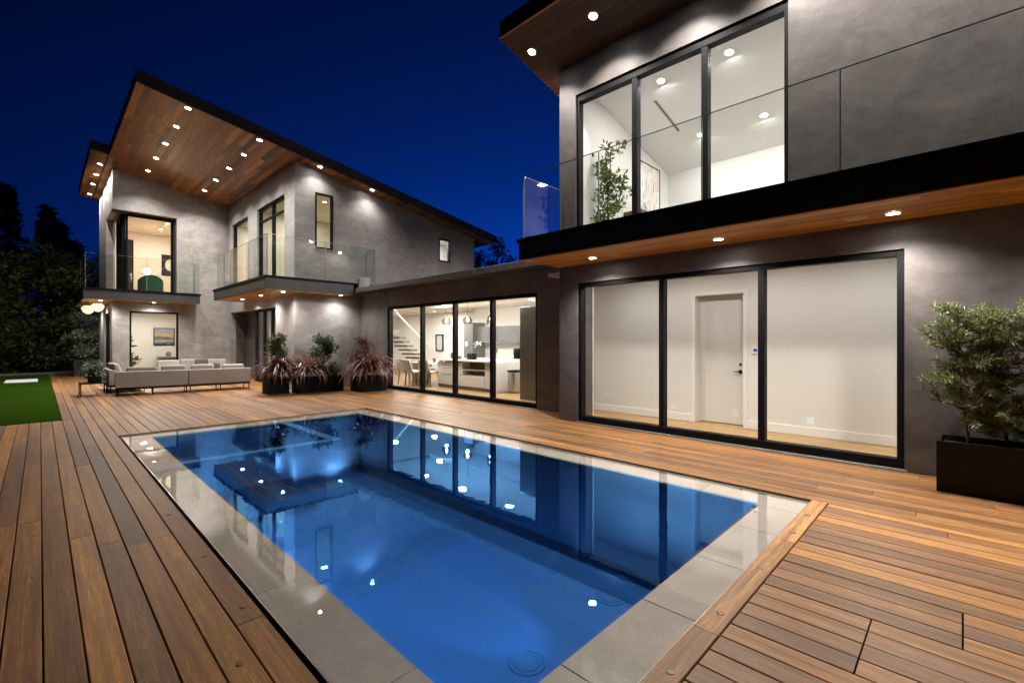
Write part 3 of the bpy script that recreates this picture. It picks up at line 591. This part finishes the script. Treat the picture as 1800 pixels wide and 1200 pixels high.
# windows
window(fh, 'window', 'Y', GY-.02, 6.02, 6.59, 4.40, 6.15, t=.05, depth=.12); window(fh, 'window', 'Y', GY-.02, 10.78, 11.33, 4.57, 5.46, t=.05, depth=.12)
d = window(fh, 'sliding_door', 'X', FX+.06, 15.33, 17.95, 3.3, 6.14, (16.62,), t=.06, depth=.12, mw=.09); MB().box(FX+.08, FX+.16, 15.4, 17.9, 5.66, 5.72).build('transom', 'black_metal', d)
window(fh, 'window', 'X', FX+.06, 19.0, 21.02, 3.3, 6.12, t=.05, depth=.12)
window(fh, 'window', 'Y', WY+.04, 2.26, 3.72, 0.0, 2.57, t=.06, depth=.12)
# corner window of the wing, set back from both faces
window(fh, 'corner_window', 'Y', WY+.30, 2.18, 3.60, 3.3, 6.12, t=.07, depth=.1); window(fh, 'corner_window', 'X', 2.08, WY+.42, 23.65, 3.3, 6.12, (22.6,), t=.07, depth=.1)
m = MB().box(LX+.002, 3.66, WY+.2, WY+.5, 6.125, 6.17); m.box(3.6, 3.66, WY+.2, WY+.5, 3.3, 6.125); m.box(LX+.2, 2.3, WY+.5, 23.7, 6.125, 6.17); m.build('window_reveal', 'fascia_grey', fh)
window(fh, 'door', 'X', LX+.05, 22.35, 24.4, 0, 2.54, t=.07, depth=.12)
# roof with its wood-lined underside
def slab(m, x0, x1, y0, y1, t0, t1):
    m.hexa([(x0, y0, fr_z(x0)+t0), (x1, y0, fr_z(x1)+t0), (x1, y1, fr_z(x1)+t0), (x0, y1, fr_z(x0)+t0)], [(x0, y0, fr_z(x0)+t1), (x1, y0, fr_z(x1)+t1), (x1, y1, fr_z(x1)+t1), (x0, y1, fr_z(x0)+t1)])
m = MB(); slab(m, 1.60, 13.4, 14.0, 27.1, .004, .30); rf = m.build('roof', 'fascia_grey', fh)
m = MB(); slab(m, 1.15, 1.598, 20.2, 27.1, .004, .30); m.build('roof_side', 'fascia_grey', fh)
planks(fh, 'soffit_plank', 'soffit_wood', 1.61, FX, 14.02, WY, fr_z, .142, lens=(1.3, 3.2), seed=21)
planks(fh, 'soffit_plank', 'soffit_wood', FX+.002, 13.38, 14.02, GY, fr_z, .142, lens=(2, 3), seed=22)
planks(fh, 'soffit_plank', 'soffit_wood', 1.16, LX, 20.25 , 27.05, fr_z, .142, lens=(1.3, 3.2), seed=23) if False else None
planks(fh, 'soffit_plank', 'soffit_wood', 1.16, 1.58, 20.22, 27.05, fr_z, .14, lens=(1.5, 3), seed=23)
planks(fh, 'soffit_plank', 'soffit_wood', 1.61, LX, 21.52, 27.05, fr_z, .09, lens=(1.5, 3), seed=24)
for x, p in ((2.65, P_FAR_ROOF), (4.33, P_FAR_ROOF)):
    for y in (14.17, 15.62, 17.2, 18.8, 20.4): downlight(fh, x, y, fr_z(x)-.02, p, slope=.175, r=.062, size=.06, angle=126, blend=.8)
for x in (6.03, 7.78): downlight(fh, x, 14.15, fr_z(x)-.02, P_FAR_EAVE, slope=.175, r=.06, size=.05, angle=130, blend=1)
for y in (21.5, 22.95, 24.44, 26.2): downlight(fh, 1.46, y, fr_z(1.46)-.02, P_BACK, slope=.175, r=.06, size=.05, angle=165)
# corner balcony
cb = MB().box(4.40, FX, 13.9, 19.4, 2.955, 3.27).box(FX, 7.0, 13.9, GY, 2.955, 3.27).build('balcony', 'fascia_grey', fh)
MB().box(4.37, FX, 13.87, 19.43, 3.272, 3.335).box(FX, 7.62, 13.87, GY, 3.272, 3.335).build('edge_trim', 'black_metal', cb)
planks(cb, 'soffit_plank', 'soffit_wood_amber', 4.41, FX, 13.91, 19.38, lambda x: 2.954, .11, th=.014, seed=31)
planks(cb, 'soffit_plank', 'soffit_wood_amber', FX+.002, 6.98, 13.91, 14.49, lambda x: 2.954, .11, th=.014, lens=(2, 3), seed=32)
for a, b in ((13.95, 15.75), (15.765, 17.5), (17.515, 19.1)): gpanel(cb, 4.44, 4.454, a, b, 3.335, 4.5)
for a, b in ((4.46, 6.1), (6.115, 7.76)): gpanel(cb, a, b, 13.93, 13.944, 3.335, 4.5)
gpanel(cb, 7.75, 7.764, 13.95, 14.48, 3.335, 4.5)
for x, y, pw in ((4.91, 17.87, 80), (4.92, 15.98, 80), (5.0, 14.28, 70), (6.66, 14.1, 36)): downlight(cb, x, y, 2.938, pw, r=.055, size=.05, angle=145)
# wing balcony
wb = MB().box(1.0, 4.25, 20.7, WY, 2.905, 3.2).box(1.0, LX, WY, 25.7, 2.905, 3.2).build('balcony', 'fascia_grey', fh)
MB().box(.97, 4.28, 20.67, WY, 3.202, 3.265).box(.97, LX, WY, 25.7, 3.202, 3.265).build('edge_trim', 'black_metal', wb)
planks(wb, 'soffit_plank', 'soffit_wood_amber', 1.01, LX, 20.71, 25.68, lambda x: 2.904, .11, th=.014, seed=41); planks(wb, 'soffit_plank', 'soffit_wood_amber', LX, 4.24, 20.71, 21.49, lambda x: 2.904, .11, th=.014, lens=(2, 3), seed=42)
for a, b in ((1.06, 2.65), (2.665, 4.22)): gpanel(wb, a, b, 20.74, 20.754, 3.265, 4.42)
gpanel(wb, 4.21, 4.224, 20.76, 21.48, 3.265, 4.42)
for a, b in ((20.76, 23.1), (23.12, 25.6)): gpanel(wb, 1.04, 1.054, a, b, 3.265, 4.42)
for x, y in ((1.46, 21.2), (2.91, 20.6+.5), (1.46, 23.4), (1.4, 25.3)): downlight(wb, x, y, 2.888, P_WING, r=.055, size=.05, angle=145)  # the last downlight is added, to brighten the far left pot shrub
for x, y, zz, lab in ((1.44, 22.0, 2.70, 'right of two frosted glass lanterns under the wing balcony'), (1.2, 22.3, 2.62, 'left of two frosted glass lanterns under the wing balcony')):
    t = root('hanging_lantern', (x, y, zz), lab, 'lantern', group='lanterns under the wing balcony'); MB().tube([(x, y, zz+.1), (x, y, 2.888)], .008, 6).build('rod', 'black_metal', t)
    MB().lathe([(0, .12), (.12, .12), (.19, .03), (.14, -.1), (.05, -.17), (0, -.18)], (x, y, zz), 18).build('shade', 'globe', t, smooth=True)
# rooms of the far house
m = MB().box(2.2, 5.38, 21.85, 26.38, 3.2, 3.28); m.build('room_floor', 'oak_floor', fh)
m = MB().box(2.2, 5.39, 26.3, 26.39, 3.28, 7.0); m.box(5.3, 5.39, 21.75, 26.3, 3.28, 7.0); m.box(3.67, 5.3, 21.71, 21.8, 3.28, 6.9); m.box(2.0, 2.06, 23.72, 26.3, 3.28, 7.2); m.build('room_wall', 'warm_paint', fh)
m = MB().box(2.0, 5.39, 21.75, 26.39, 6.3, 6.36); m.build('room_ceiling', 'warm_paint', fh)
for x, y in ((3.65, 24.75), (3.66, 23.36)): downlight(fh, x, y, 6.299, 23, ext=False, kind='AREA', size=.2, color=(1, .9, .78))
m = MB(); frame_rect(m, 'Y', 26.27, 26.298, 2.6, 2.9, 3.6, 5.95, .05); m.build('back_window', 'black_metal', fh); MB().box(2.65, 2.85, 26.285, 26.298, 3.65, 5.9).build('dark_pane', 'mirror_dark', fh)
m = MB().box(2.0, 5.38, 21.75, 25.6, -.02, -.003); m.build('room_floor', 'oak_floor', fh)
m = MB().box(2.0, 5.38, 25.5, 25.6, 0, 2.8); m.box(5.28, 5.38, 21.7, 25.5, 0, 2.8); m.box(LX+.2, 2.04, 24.42, 25.5, 0, 2.8); m.build('room_wall', 'white_paint', fh)
MB().box(2.0, 5.38, 21.72, 25.6, 2.72, 2.8).build('room_ceiling', 'white_paint', fh)
for x, y in ((3.0, 22.6), (3.0, 24.2), (4.4, 23.4)): downlight(fh, x, y, 2.719, 13, ext=False, kind='AREA', size=.2, color=(1, .92, .8))
# rooms behind the long wall (upper)
m = MB().box(8.6, 8.7, 14.72, 21.6, 3.3, 6.5); m.box(5.61, 8.6, 18.4, 18.5, 3.3, 6.5); m.box(5.61, 8.6, 21.5, 21.6, 3.3, 6.5); m.build('room_wall', 'cream_paint', fh)
MB().box(5.62, 8.6, 14.72, 21.5, 3.22, 3.29).build('room_floor', 'oak_floor', fh); MB().box(5.62, 8.7, 14.72, 21.6, 6.24, 6.3).build('room_ceiling', 'cream_paint', fh)
for x, y in ((6.8, 15.6), (6.8, 17.3), (6.8, 19.3), (6.8, 20.6)): downlight(fh, x, y, 6.239, 19, ext=False, kind='AREA', size=.2, color=(1, .93, .78))
m = MB().box(9.9, 12.3, 15.9, 16.0, 3.3, 5.6); m.box(9.8, 9.9, 14.72, 16, 3.3, 5.6); m.build('room_wall', 'white_paint', fh); MB().box(9.8, 12.38, 14.72, 16.0, 5.58, 5.64).build('room_ceiling', 'white_paint', fh); downlight(fh, 11.1, 15.4, 5.579, 17, ext=False, kind='AREA', size=.2, color=(1, .97, .92))
t = MB().box(6.8, 6.81, 15.2, 18.0, 3.3, 5.2).build('shower_screen', 'glass_rail'); tag(t, 'glass shower screen inside the upper room behind the corner balcony', 'shower screen')
t = root('bathroom_cabinet', (8.2, 15.7, 3.3), 'white bathroom cabinet inside the upper corner room', 'cabinet'); MB().box(8.0, 8.598, 15.2, 16.2, 3.3, 4.7).build('body', 'door_white', t, bevel=.01); MB().box(7.98, 7.998, 15.24, 15.7, 3.35, 4.65).build('door', 'cabinet_grey', t)
# lower far room
m = MB().box(7.6, 7.7, 14.8, 21.3, 0, 2.8); m.build('room_wall', 'cream_paint', fh); MB().box(5.75, 7.6, 14.75, 21.3, -.02, -.003).build('room_floor', 'oak_floor', fh); MB().box(6.11, 7.6, 14.75, 21.3, 2.72, 2.8).build('room_ceiling', 'cream_paint', fh)
for y in (16.2, 18): downlight(fh, 6.8, y, 2.719, 13, ext=False, kind='AREA', size=.2, color=(1, .92, .8))

# furniture of the wing rooms
a = root('armchair', (3.1, 23.4, 3.28), 'green velvet tub armchair in the upper corner room of the far wing', 'armchair')
m = MB(); n = 22
for i in range(n+1):
    an = R(200+140*i/n)+0; hh = .62+.2*math.sin(math.pi*i/n); r0, r1 = .36, .44
    m.v += [(3.1+r1*math.cos(an), 23.4+r1*math.sin(an), 3.36), (3.1+r1*math.cos(an), 23.4+r1*math.sin(an), 3.28+hh), (3.1+r0*math.cos(an), 23.4+r0*math.sin(an), 3.28+hh), (3.1+r0*math.cos(an), 23.4+r0*math.sin(an), 3.36)]
for i in range(n):
    b = i*4
    for j in range(4): m.f.append((b+j, b+4+j, b+4+(j+1) % 4, b+(j+1) % 4))
m.build('backrest', 'green_velvet', a, bevel=.02); MB().lathe([(0, .42), (.34, .42), (.36, .38), (.36, .1), (0, .1)], (3.1, 23.4, 3.28), 22).build('seat', 'green_velvet', a, smooth=True); MB().lathe([(0, .1), (.25, .1), (.25, 0), (0, 0)], (3.1, 23.4, 3.281), 16).build('base', 'black_metal', a)
s = root('sputnik_lamp', (3.15, 24.6, 3.28), 'glowing starburst globe lamp behind the green armchair', 'lamp')
MB().lathe([(0, 0), (.16, 0), (.16, .03), (.03, .05), (.02, .9), (0, .9)], (3.15, 24.6, 3.281), 16).build('stand', 'brass', s, smooth=True); MB().lathe([(0, -.13), (.09, -.1), (.13, 0), (.09, .1), (0, .13)], (3.15, 24.6, 4.42), 18).build('globe', 'bulb', s, smooth=True)
for i in range(14):
    v = Vector((random.gauss(0, 1), random.gauss(0, 1), random.gauss(0, 1))).normalized(); c = Vector((3.15, 24.6, 4.42)); MB().tube([c+v*.1, c+v*.3], .006, 5).build('spike', 'brass', s)
lamp('lamp_glow', 'POINT', (3.15, 24.3, 4.6), 14, s, (1, .72, .4), .1)
t = root('wall_mirror', (4.1, 26.28, 5), 'dark framed round-motif artwork on the back wall of the upper corner room', 'picture'); m = MB(); frame_rect(m, 'Y', 26.25, 26.298, 3.9, 4.5, 4.5, 5.45, .04); m.build('frame', 'black_metal', t); MB().box(3.94, 4.46, 26.27, 26.298, 4.54, 5.41).build('canvas', 'mirror_dark', t); m = MB(); m.v = [(4.2+.17*math.cos(2*math.pi*i/24), 26.266, 4.98+.26*math.sin(2*math.pi*i/24)) for i in range(24)]; m.f = [tuple(range(24))]; m.build('disc', 'linen', t)
t = root('wall_art', (3.9, 25.48, 1.7), 'landscape painting in orange and slate on the white wall of the lower wing room', 'painting'); m = MB(); frame_rect(m, 'Y', 25.46, 25.498, 3.5, 4.26, 1.29, 2.06, .03); m.build('frame', 'black_metal', t); MB().box(3.53, 4.23, 25.475, 25.498, 1.32, 2.03).build('canvas', 'art_landscape', t)
t = root('console_table', (4.2, 25.1, 0), 'grey console under the landscape painting', 'console'); MB().box(3.6, 5.2, 24.95, 25.45, .72, .8).build('top', 'cabinet_taupe', t, bevel=.01); MB().box(3.62, 3.68, 24.97, 25.43, 0, .72).build('leg', 'cabinet_taupe', t); MB().box(5.1, 5.16, 24.97, 25.43, 0, .72).build('leg', 'cabinet_taupe', t); MB().box(3.7, 5.08, 25.0, 25.42, .3, .6).build('drawer_box', 'cabinet_taupe', t)
t = MB().lathe([(0, 0), (.06, 0), (.11, .1), (.1, .18), (.05, .22), (0, .22)], (3.98, 25.15, .801), 16).build('vase', 'steel', smooth=True); tag(t, 'silver round vase on the console under the painting', 'vase')
# pictures in the right upper room
t = root('wall_art', (9.9, 5.13, 5), 'large abstract canvas on the left wall of the right upper room', 'painting'); m = MB(); frame_rect(m, 'Y', 5.1, 5.143, 9.1, 10.22, 4.35, 5.5, .02); m.build('frame', 'walnut', t); MB().box(9.12, 10.2, 5.115, 5.143, 4.37, 5.48).build('canvas', 'art_upper', t)
t = root('sideboard', (9.5, 4.9, 3.28), 'oak sideboard under the abstract canvas upstairs', 'sideboard'); MB().box(8.6, 10.3, 4.7, 5.12, 3.35, 4.2).build('body', 'walnut', t, bevel=.01)
for x in (8.7, 10.2): MB().box(x, x+.05, 4.75, 5.08, 3.272, 3.35).build('leg', 'black_metal', t)

# ------------------------------------------------------------------ plants
def leafcloud(m, cs, n, size, asp=.45, up=.3, rnd=random):
    """n leaf quads spread over clumps cs = [(center, radius, squash)]"""
    wts = [c[1]**2 for c in cs]
    for _ in range(n):
        c, r, sq = rnd.choices(cs, wts)[0]
        d = Vector((rnd.gauss(0, 1), rnd.gauss(0, 1), rnd.gauss(0, 1))).normalized(); rr = r*rnd.random()**.45
        p = Vector(c)+Vector((d.x*rr, d.y*rr, d.z*rr*sq)); ax = (d+Vector((rnd.gauss(0, .7), rnd.gauss(0, .7), rnd.gauss(up, .6)))).normalized()
        leafq(m, p, ax, size*rnd.uniform(.7, 1.3), asp, rnd)
def leafq(m, p, ax, L, asp, rnd=random):
    s = ax.cross(Vector((rnd.gauss(0, 1), rnd.gauss(0, 1), rnd.gauss(0, 1)))).normalized()*(L*asp*.5); mid = p+ax*L*.45; nrm = ax.cross(s).normalized()*L*.06
    m.quad(p, mid+s+nrm, p+ax*L, mid-s+nrm)
def shrub(name, label, cat, x, y, z, H, Rr, mat, n, size, asp=.4, seed=1, squash=1.0, group=None, nb=26, lean=(0, 0)):
    rd = random.Random(seed); t = root(name, (x, y, z), label, cat, group=group); st = MB(); cs = []
    st.tube([(x, y, z), (x+lean[0]*.3, y+lean[1]*.3, z+H*.45), (x+lean[0], y+lean[1], z+H*.9)], .022, 7, .006)
    for i in range(nb):
        h = rd.uniform(.12, .97); an = rd.uniform(0, 6.283); w = Rr*(1.0-.55*abs(h-.42)/.58)*rd.uniform(.45, 1.0)
        a = Vector((x+lean[0]*h, y+lean[1]*h, z+H*h*.85)); b = Vector((x+lean[0]*h+math.cos(an)*w, y+lean[1]*h+math.sin(an)*w, z+H*h*.95+rd.uniform(0, .08)))
        st.tube([a, (a+b)/2+Vector((0, 0, -.01)), b], .008, 5, .003); cs.append((b, Rr*rd.uniform(.2, .36), squash)); cs.append(((a+b)/2, Rr*.25, squash))
    m = MB(); leafcloud(m, cs, n, size, asp, rnd=rd); st.build('stem', 'bark', t, smooth=True); m.build('foliage', mat, t, kind='stuff'); return t
def planter(name, label, x0, x1, y0, y1, h, mat='pot_dark', wall=.035):
    t = root(name, ((x0+x1)/2, (y0+y1)/2, 0), label, 'planter')
    m = MB(); m.box(x0, x1, y0, y0+wall, 0, h); m.box(x0, x1, y1-wall, y1, 0, h); m.box(x0, x0+wall, y0+wall, y1-wall, 0, h); m.box(x1-wall, x1, y0+wall, y1-wall, 0, h); m.build('box', mat, t)
    MB().box(x0+wall, x1-wall, y0+wall, y1-wall, .02, h-.06).build('soil', 'soil', t); return t
def flax(label, x, y, z, n, L, seed, mat='leaf_flax'):
    rd = random.Random(seed); t = root('flax_plant', (x, y, z), label, 'plant', group='red flax clumps in the far planters'); m = MB()
    for i in range(n):
        an = rd.uniform(0, 6.283); l = L*rd.uniform(.6, 1.1); el = R(rd.uniform(18, 80)); p = Vector((x+rd.uniform(-.07, .07), y+rd.uniform(-.07, .07), z)); w = rd.uniform(.018, .032); k = 6
        side = Vector((-math.sin(an), math.cos(an), 0)); base = len(m.v); droop = rd.uniform(2.4, 4.6)
        for j in range(k+1):
            ww = w*(1-(j/k)**2.2)+.001; m.v += [tuple(p+side*ww), tuple(p-side*ww)]
            p = p+Vector((math.cos(an)*math.cos(el), math.sin(an)*math.cos(el), math.sin(el)))*(l/k); el -= droop/k*(.35+j/k)
            p.z = max(p.z, .02)
        for j in range(k): m.f.append((base+2*j, base+2*j+1, base+2*j+3, base+2*j+2))
    m.build('leaves', mat, t, kind='stuff'); return t

# near right planter with its feathery shrub
planter('planter', 'long black planter box against the dark wall at the right edge', 6.28, 6.78, -1.5, .19, .5, 'black_matte')
t = root('podocarpus_shrub', (6.55, -.35, .44), 'feathery green shrub in the long black planter at the right edge', 'shrub')
rd = random.Random(5); st = MB(); lf = MB()
def spray(a, b, n, L):
    st.tube([a, (a+b)/2+Vector((0, 0, .012)), b], .006, 5, .0025); ax = (b-a).normalized()
    for i in range(n):
        f = .15+.85*i/n; p = a.lerp(b, f)+Vector((0, 0, .024*math.sin(math.pi*f))); q = ax.orthogonal(); q.rotate(Matrix.Rotation(i*2.4+rd.random(), 3, ax)); leafq(lf, p, (ax*.75+q.normalized()).normalized(), L*rd.uniform(.7, 1.15), .17, rd)
for s, (bx, by) in enumerate(((6.55, -.05), (6.5, -.32), (6.58, -.62), (6.5, -.95))):
    top = Vector((bx+rd.uniform(-.1, .1), by+rd.uniform(-.1, .15), rd.uniform(1.55, 1.75))); base = Vector((bx, by, .42)); st.tube([base, base.lerp(top, .5)+Vector((.02, .03, 0)), top], .016, 7, .005)
    for i in range(60):
        h = rd.uniform(.08, 1.0); o = base.lerp(top, h); an = rd.uniform(0, 6.283); rad = rd.uniform(.16, .42)*(1.15-.5*h); dz = rd.uniform(-.02, .2)
        e = o+Vector((math.cos(an)*rad*.85, math.sin(an)*rad*1.0, dz)); e.x = min(e.x, 6.93)
        spray(o, e, 34, .075)
        for q in range(2):
            o2 = o.lerp(e, rd.uniform(.35, .8)); e2 = o2+Vector((rd.uniform(-.16, .16), rd.uniform(-.16, .16), rd.uniform(.0, .16))); e2.x = min(e2.x, 6.93); spray(o2, e2, 22, .068)
st.build('stem', 'bark', t, smooth=True); lf.build('foliage', 'leaf_podo', t, kind='stuff')

# far planters along the gable wall
planter('planter', 'square black planter at the left of the far planter row', 4.42, 4.98, 13.75, 14.25, .46)
planter('planter', 'long black planter in the middle of the far planter row', 5.12, 6.45, 13.45, 13.95, .44)
planter('planter', 'black planter beside the kitchen glass, overflowing with red flax', 6.5, 7.35, 12.5, 13.1, .44)
shrub('shrub', 'upright green shrub above red flax in the left far planter', 'shrub', 4.72, 14.05, .4, 1.3, .36, 'leaf_shrub', 2600, .085, seed=2)
shrub('shrub', 'upright grey-green shrub in the middle far planter', 'shrub', 5.95, 13.7, .38, 1.25, .40, 'leaf_shrub', 2800, .085, seed=3)
shrub('shrub', 'upright rust-red shrub above the flax beside the kitchen glass', 'shrub', 6.74, 12.98, .38, 1.3, .36, 'leaf_red', 2600, .085, seed=4)
flax('red flax clump spilling from the left far planter', 4.72, 13.84, .56, 190, 1.05, 1); flax('red flax clump spilling from the left end of the middle planter', 5.42, 13.54, .54, 170, 1.0, 2); flax('big red flax clump spilling to the deck beside the kitchen glass', 6.88, 12.62, .56, 300, 1.2, 3)
flax('thin red flax tuft at the right end of the middle planter', 6.3, 13.62, .44, 40, .6, 4)
shrub('succulent', 'pale succulent between the two left flax clumps', 'plant', 5.05, 13.72, .25, .55, .15, 'leaf_succulent', 240, .09, .5, seed=9, nb=8)
# pot at the far left
planter('planter', 'dark square pot by the wing corner at the far left', 1.25, 1.85, 26.9-4.9, 22.6, .62, 'pot_taupe') if False else None
planter('planter', 'dark square pot at the far left end of the deck', 1.0, 1.62, 26.6, 27.2, .72, 'pot_taupe')
shrub('shrub', 'round grey-green shrub in the far left pot', 'shrub', 1.3, 26.9, .62, 2.05, .72, 'leaf_succulent', 4200, .12, .4, seed=12)
# ficus upstairs
planter('planter', 'pale pot of the indoor tree in the right upper room', 7.45, 7.8, 4.62, 4.97, .3, 'pot_taupe') if False else None
t = root('ficus_tree', (7.62, 4.85, 3.27), 'leafy potted indoor tree behind the right upper balcony glass', 'tree')
MB().lathe([(0, 0), (.14, 0), (.17, .3), (.15, .3), (.14, .26), (0, .26)], (7.62, 4.85, 3.271), 18).build('pot', 'pot_taupe', t, smooth=True)
rd = random.Random(8); st = MB(); m = MB(); cs = []
st.tube([(7.62, 4.85, 3.5), (7.6, 4.87, 4.1), (7.63, 4.84, 4.6), (7.62, 4.8, 5.15)], .02, 7, .006)
for i in range(34):
    h = rd.uniform(3.85, 5.2); an = rd.uniform(0, 6.283); wd = rd.uniform(.12, .34)*(1.2-.5*(h-3.85)/1.35); a = Vector((7.62, 4.85, h-.1)); b = a+Vector((math.cos(an)*wd*.8, math.sin(an)*wd, rd.uniform(.02, .16)))
    b.x = max(b.x, 7.3); st.tube([a, b], .006, 5, .003); cs.append((b, .095, .9)); cs.append((a.lerp(b, .6), .08, .9))
leafcloud(m, cs, 1050, .10, .42, rnd=rd); st.build('stem', 'bark', t, smooth=True); m.build('foliage', 'leaf_ficus', t, kind='stuff')
# plant inside the lower wing room
shrub('house_plant', 'green house plant behind the left edge of the lower wing window', 'plant', 2.5, 23.6, 0, 1.6, .34, 'leaf_ficus', 240, .2, .4, seed=14, nb=10)
shrub('house_plant', 'dark house plant inside the upper window beside the wing', 'plant', 6.3, 20.3, 3.29, 1.3, .35, 'leaf_shrub', 500, .14, .4, seed=15, nb=12)

# ------------------------------------------------------------------ outdoor sofa set
def sofa_module(label, x, y, rz, W, cushions, arm=None, DZ=.86):
    """local: back along -y side (outer face at y=0), seat towards +y, x from 0 to W"""
    t = root('sofa_module', (x, y, 0), label, 'sofa', rz, 'grey outdoor sectional sofa')
    MB().box(.0, W, 0, .16, .22, .66).build('backrest', 'sofa_fabric', t, True, bevel=.02, seg=3)
    MB().box(.02, W-.02, .165, DZ, .2, .30).build('seat_base', 'sofa_fabric', t, True, bevel=.015, seg=3)
    n = max(1, round(W/.8))
    for i in range(n): MB().box(.03+i*(W-.06)/n, .03+(i+1)*(W-.06)/n-.012, .19, DZ, .302, .44).build('seat_cushion', 'cushion_fabric', t, True, bevel=.035, seg=3)
    MB().box(.01, W-.01, .01, DZ-.01, .17, .2).build('base_rail', 'black_metal', t, True)
    for px in (.04, W/2, W-.04):
        for py in (.05, DZ-.06): MB().tube([(px, py, .18), (px, py, 0)], .014, 6).build('leg', 'black_metal', t, True)
    if arm == 'L': MB().box(0, .15, .165, DZ, .22, .60).build('armrest', 'sofa_fabric', t, True, bevel=.02, seg=3)
    if arm == 'R': MB().box(W-.15, W, .165, DZ, .22, .60).build('armrest', 'sofa_fabric', t, True, bevel=.02, seg=3)
    for cx, wd, hh, mat, tl in cushions:
        c = MB(); c.hexa([(cx, .17, .44), (cx+wd, .17, .44), (cx+wd, .36, .44), (cx, .36, .44)], [(cx+.02, .10+tl, .44+hh), (cx+wd-.02, .10+tl, .44+hh), (cx+wd-.02, .24+tl, .44+hh), (cx+.02, .24+tl, .44+hh)])
        c.build('back_cushion', mat, t, True, bevel=.06, seg=4)
    return t
sofa_module('left grey sofa module with its back to the pool', 1.40, 16.25, R(-6.5)+R(0), 1.62, [(.22, .72, .34, 'sofa_fabric', .02), (.98, .62, .36, 'cushion_fabric', .02)])
sofa_module('right grey sofa module with its back to the pool and end arm', 3.02, 16.06, R(-4), 1.6, [(.05, .62, .36, 'cushion_fabric', .02), (.62, .22, .40, 'cushion_dark', .1), (.84, .62, .34, 'cushion_fabric', .02)], 'R')
sofa_module('side sofa module at the left end of the sectional', 1.36, 19.2, R(-90), 1.9, [(.1, .8, .38, 'cushion_fabric', .0), (.95, .85, .40, 'cushion_fabric', .0)])
sofa_module('opposite sofa module facing the pool with grey pillows', 5.05, 20.2, R(180), 2.3, [(.1, .66, .38, 'cushion_fabric', .02), (.7, .45, .4, 'cushion_dark', .12), (1.0, .6, .4, 'sofa_fabric', .05), (1.55, .68, .38, 'cushion_fabric', .02)])
t = root('side_table', (1.05, 17.1, 0), 'low black metal side table beside the sofa end', 'table')
MB().box(.74, 1.30, 16.75, 17.5, .33, .36).build('tabletop', 'black_metal', t, bevel=.004)
for x in (.76, 1.28):
    for y in (16.77, 17.48): MB().box(x-.012, x+.012, y-.012, y+.012, 0, .33).build('leg', 'black_metal', t)
t = MB().box(.92, 1.2, 16.98, 17.26, .361, .52).build('table_pot', 'pot_dark', bevel=.02); tag(t, 'dark pot standing on the black side table', 'pot')
shrub('table_plant', 'leafy succulent plant on the black side table', 'plant', 1.06, 17.12, .48, .36, .26, 'leaf_succulent', 420, .12, .45, seed=17, nb=12)

# ------------------------------------------------------------------ trees behind
rd = random.Random(31); m = MB(); cs = []
for i in range(230):
    x = rd.uniform(-9, 4.2); yy = rd.uniform(30.2, 32.6); zz = rd.uniform(.3, 5.6+.5*math.sin(x*1.7)+.3*math.sin(x*3.1)); cs.append(((x, yy, zz), rd.uniform(.5, .95), .8))
leafcloud(m, cs, 52000, .2, .45, rnd=rd); m.build('hedge', 'leaf_hedge', kind='stuff')
def conifer(label, x, y, H, Rr, seed, n=5200):
    rd = random.Random(seed); t = root('conifer_tree', (x, y, -.1), label, 'tree', group='dark conifers behind the hedge'); st = MB().tube([(x, y, -.1), (x, y, H*.55), (x, y, H*.98)], .22, 8, .02); m = MB()
    nb = 120
    for i in range(nb):
        h = (i+rd.random())/nb; zz = H*(.12+.88*h); L = Rr*(1-h)**1.05*rd.uniform(.5, 1.12)+.04; an = i*2.399+rd.uniform(-.3, .3); d = Vector((math.cos(an), math.sin(an), rd.uniform(-.34, -.05))); a = Vector((x, y, zz)); b = a+d*L
        st.tube([a, b], .03, 4, .008)
        for q in range(n//nb):
            f = rd.random()**.6; p = a.lerp(b, f)+Vector((rd.gauss(0, .1), rd.gauss(0, .1), rd.gauss(-.05, .1))); leafq(m, p, (d+Vector((rd.gauss(0, .5), rd.gauss(0, .5), rd.gauss(-.3, .4)))).normalized(), rd.uniform(.16, .34), .32, rd)
    st.build('trunk', 'bark', t); m.build('crown', 'leaf_conifer', t, kind='stuff')
conifer('tallest dark conifer at the left picture edge', -1.2, 36, 9.7, 2.3, 3); conifer('dark conifer second from the left edge', .3, 36, 8.9, 1.6, 4); conifer('short dark conifer nearest the house wing', 1.45, 37, 7.3, 1.2, 5); conifer('dark conifer with a blunt top between the two tall ones', .85, 37, 8.3, 1.0, 6)
def broad(label, x, y, H, Rr, seed):
    rd = random.Random(seed); t = root('broadleaf_tree', (x, y, -.1), label, 'tree'); st = MB().tube([(x, y, -.1), (x+.1, y, H*.4), (x, y, H*.8)], .18, 8, .05); m = MB(); cs = []
    for i in range(30):
        an = rd.uniform(0, 6.283); h = rd.uniform(.35, .98); w = Rr*rd.uniform(.2, 1)*(1.2-h*.7); a = Vector((x, y, H*h*.8)); b = Vector((x+math.cos(an)*w, y+math.sin(an)*w, H*h)); st.tube([a, b], .04, 5, .01); cs.append((b, rd.uniform(.35, .6), .9))
    leafcloud(m, cs, 3800, .2, .45, rnd=rd); st.build('trunk', 'bark', t); m.build('crown', 'leaf_hedge', t, kind='stuff')
broad('dark leafy tree behind the kitchen roof between the two houses', 20.3, 21.2, 7.6, 2.0, 7)
broad('lower dark leafy tree just beyond the low end of the far roof', 18.6, 21.2, 6.6, 1.2, 8)
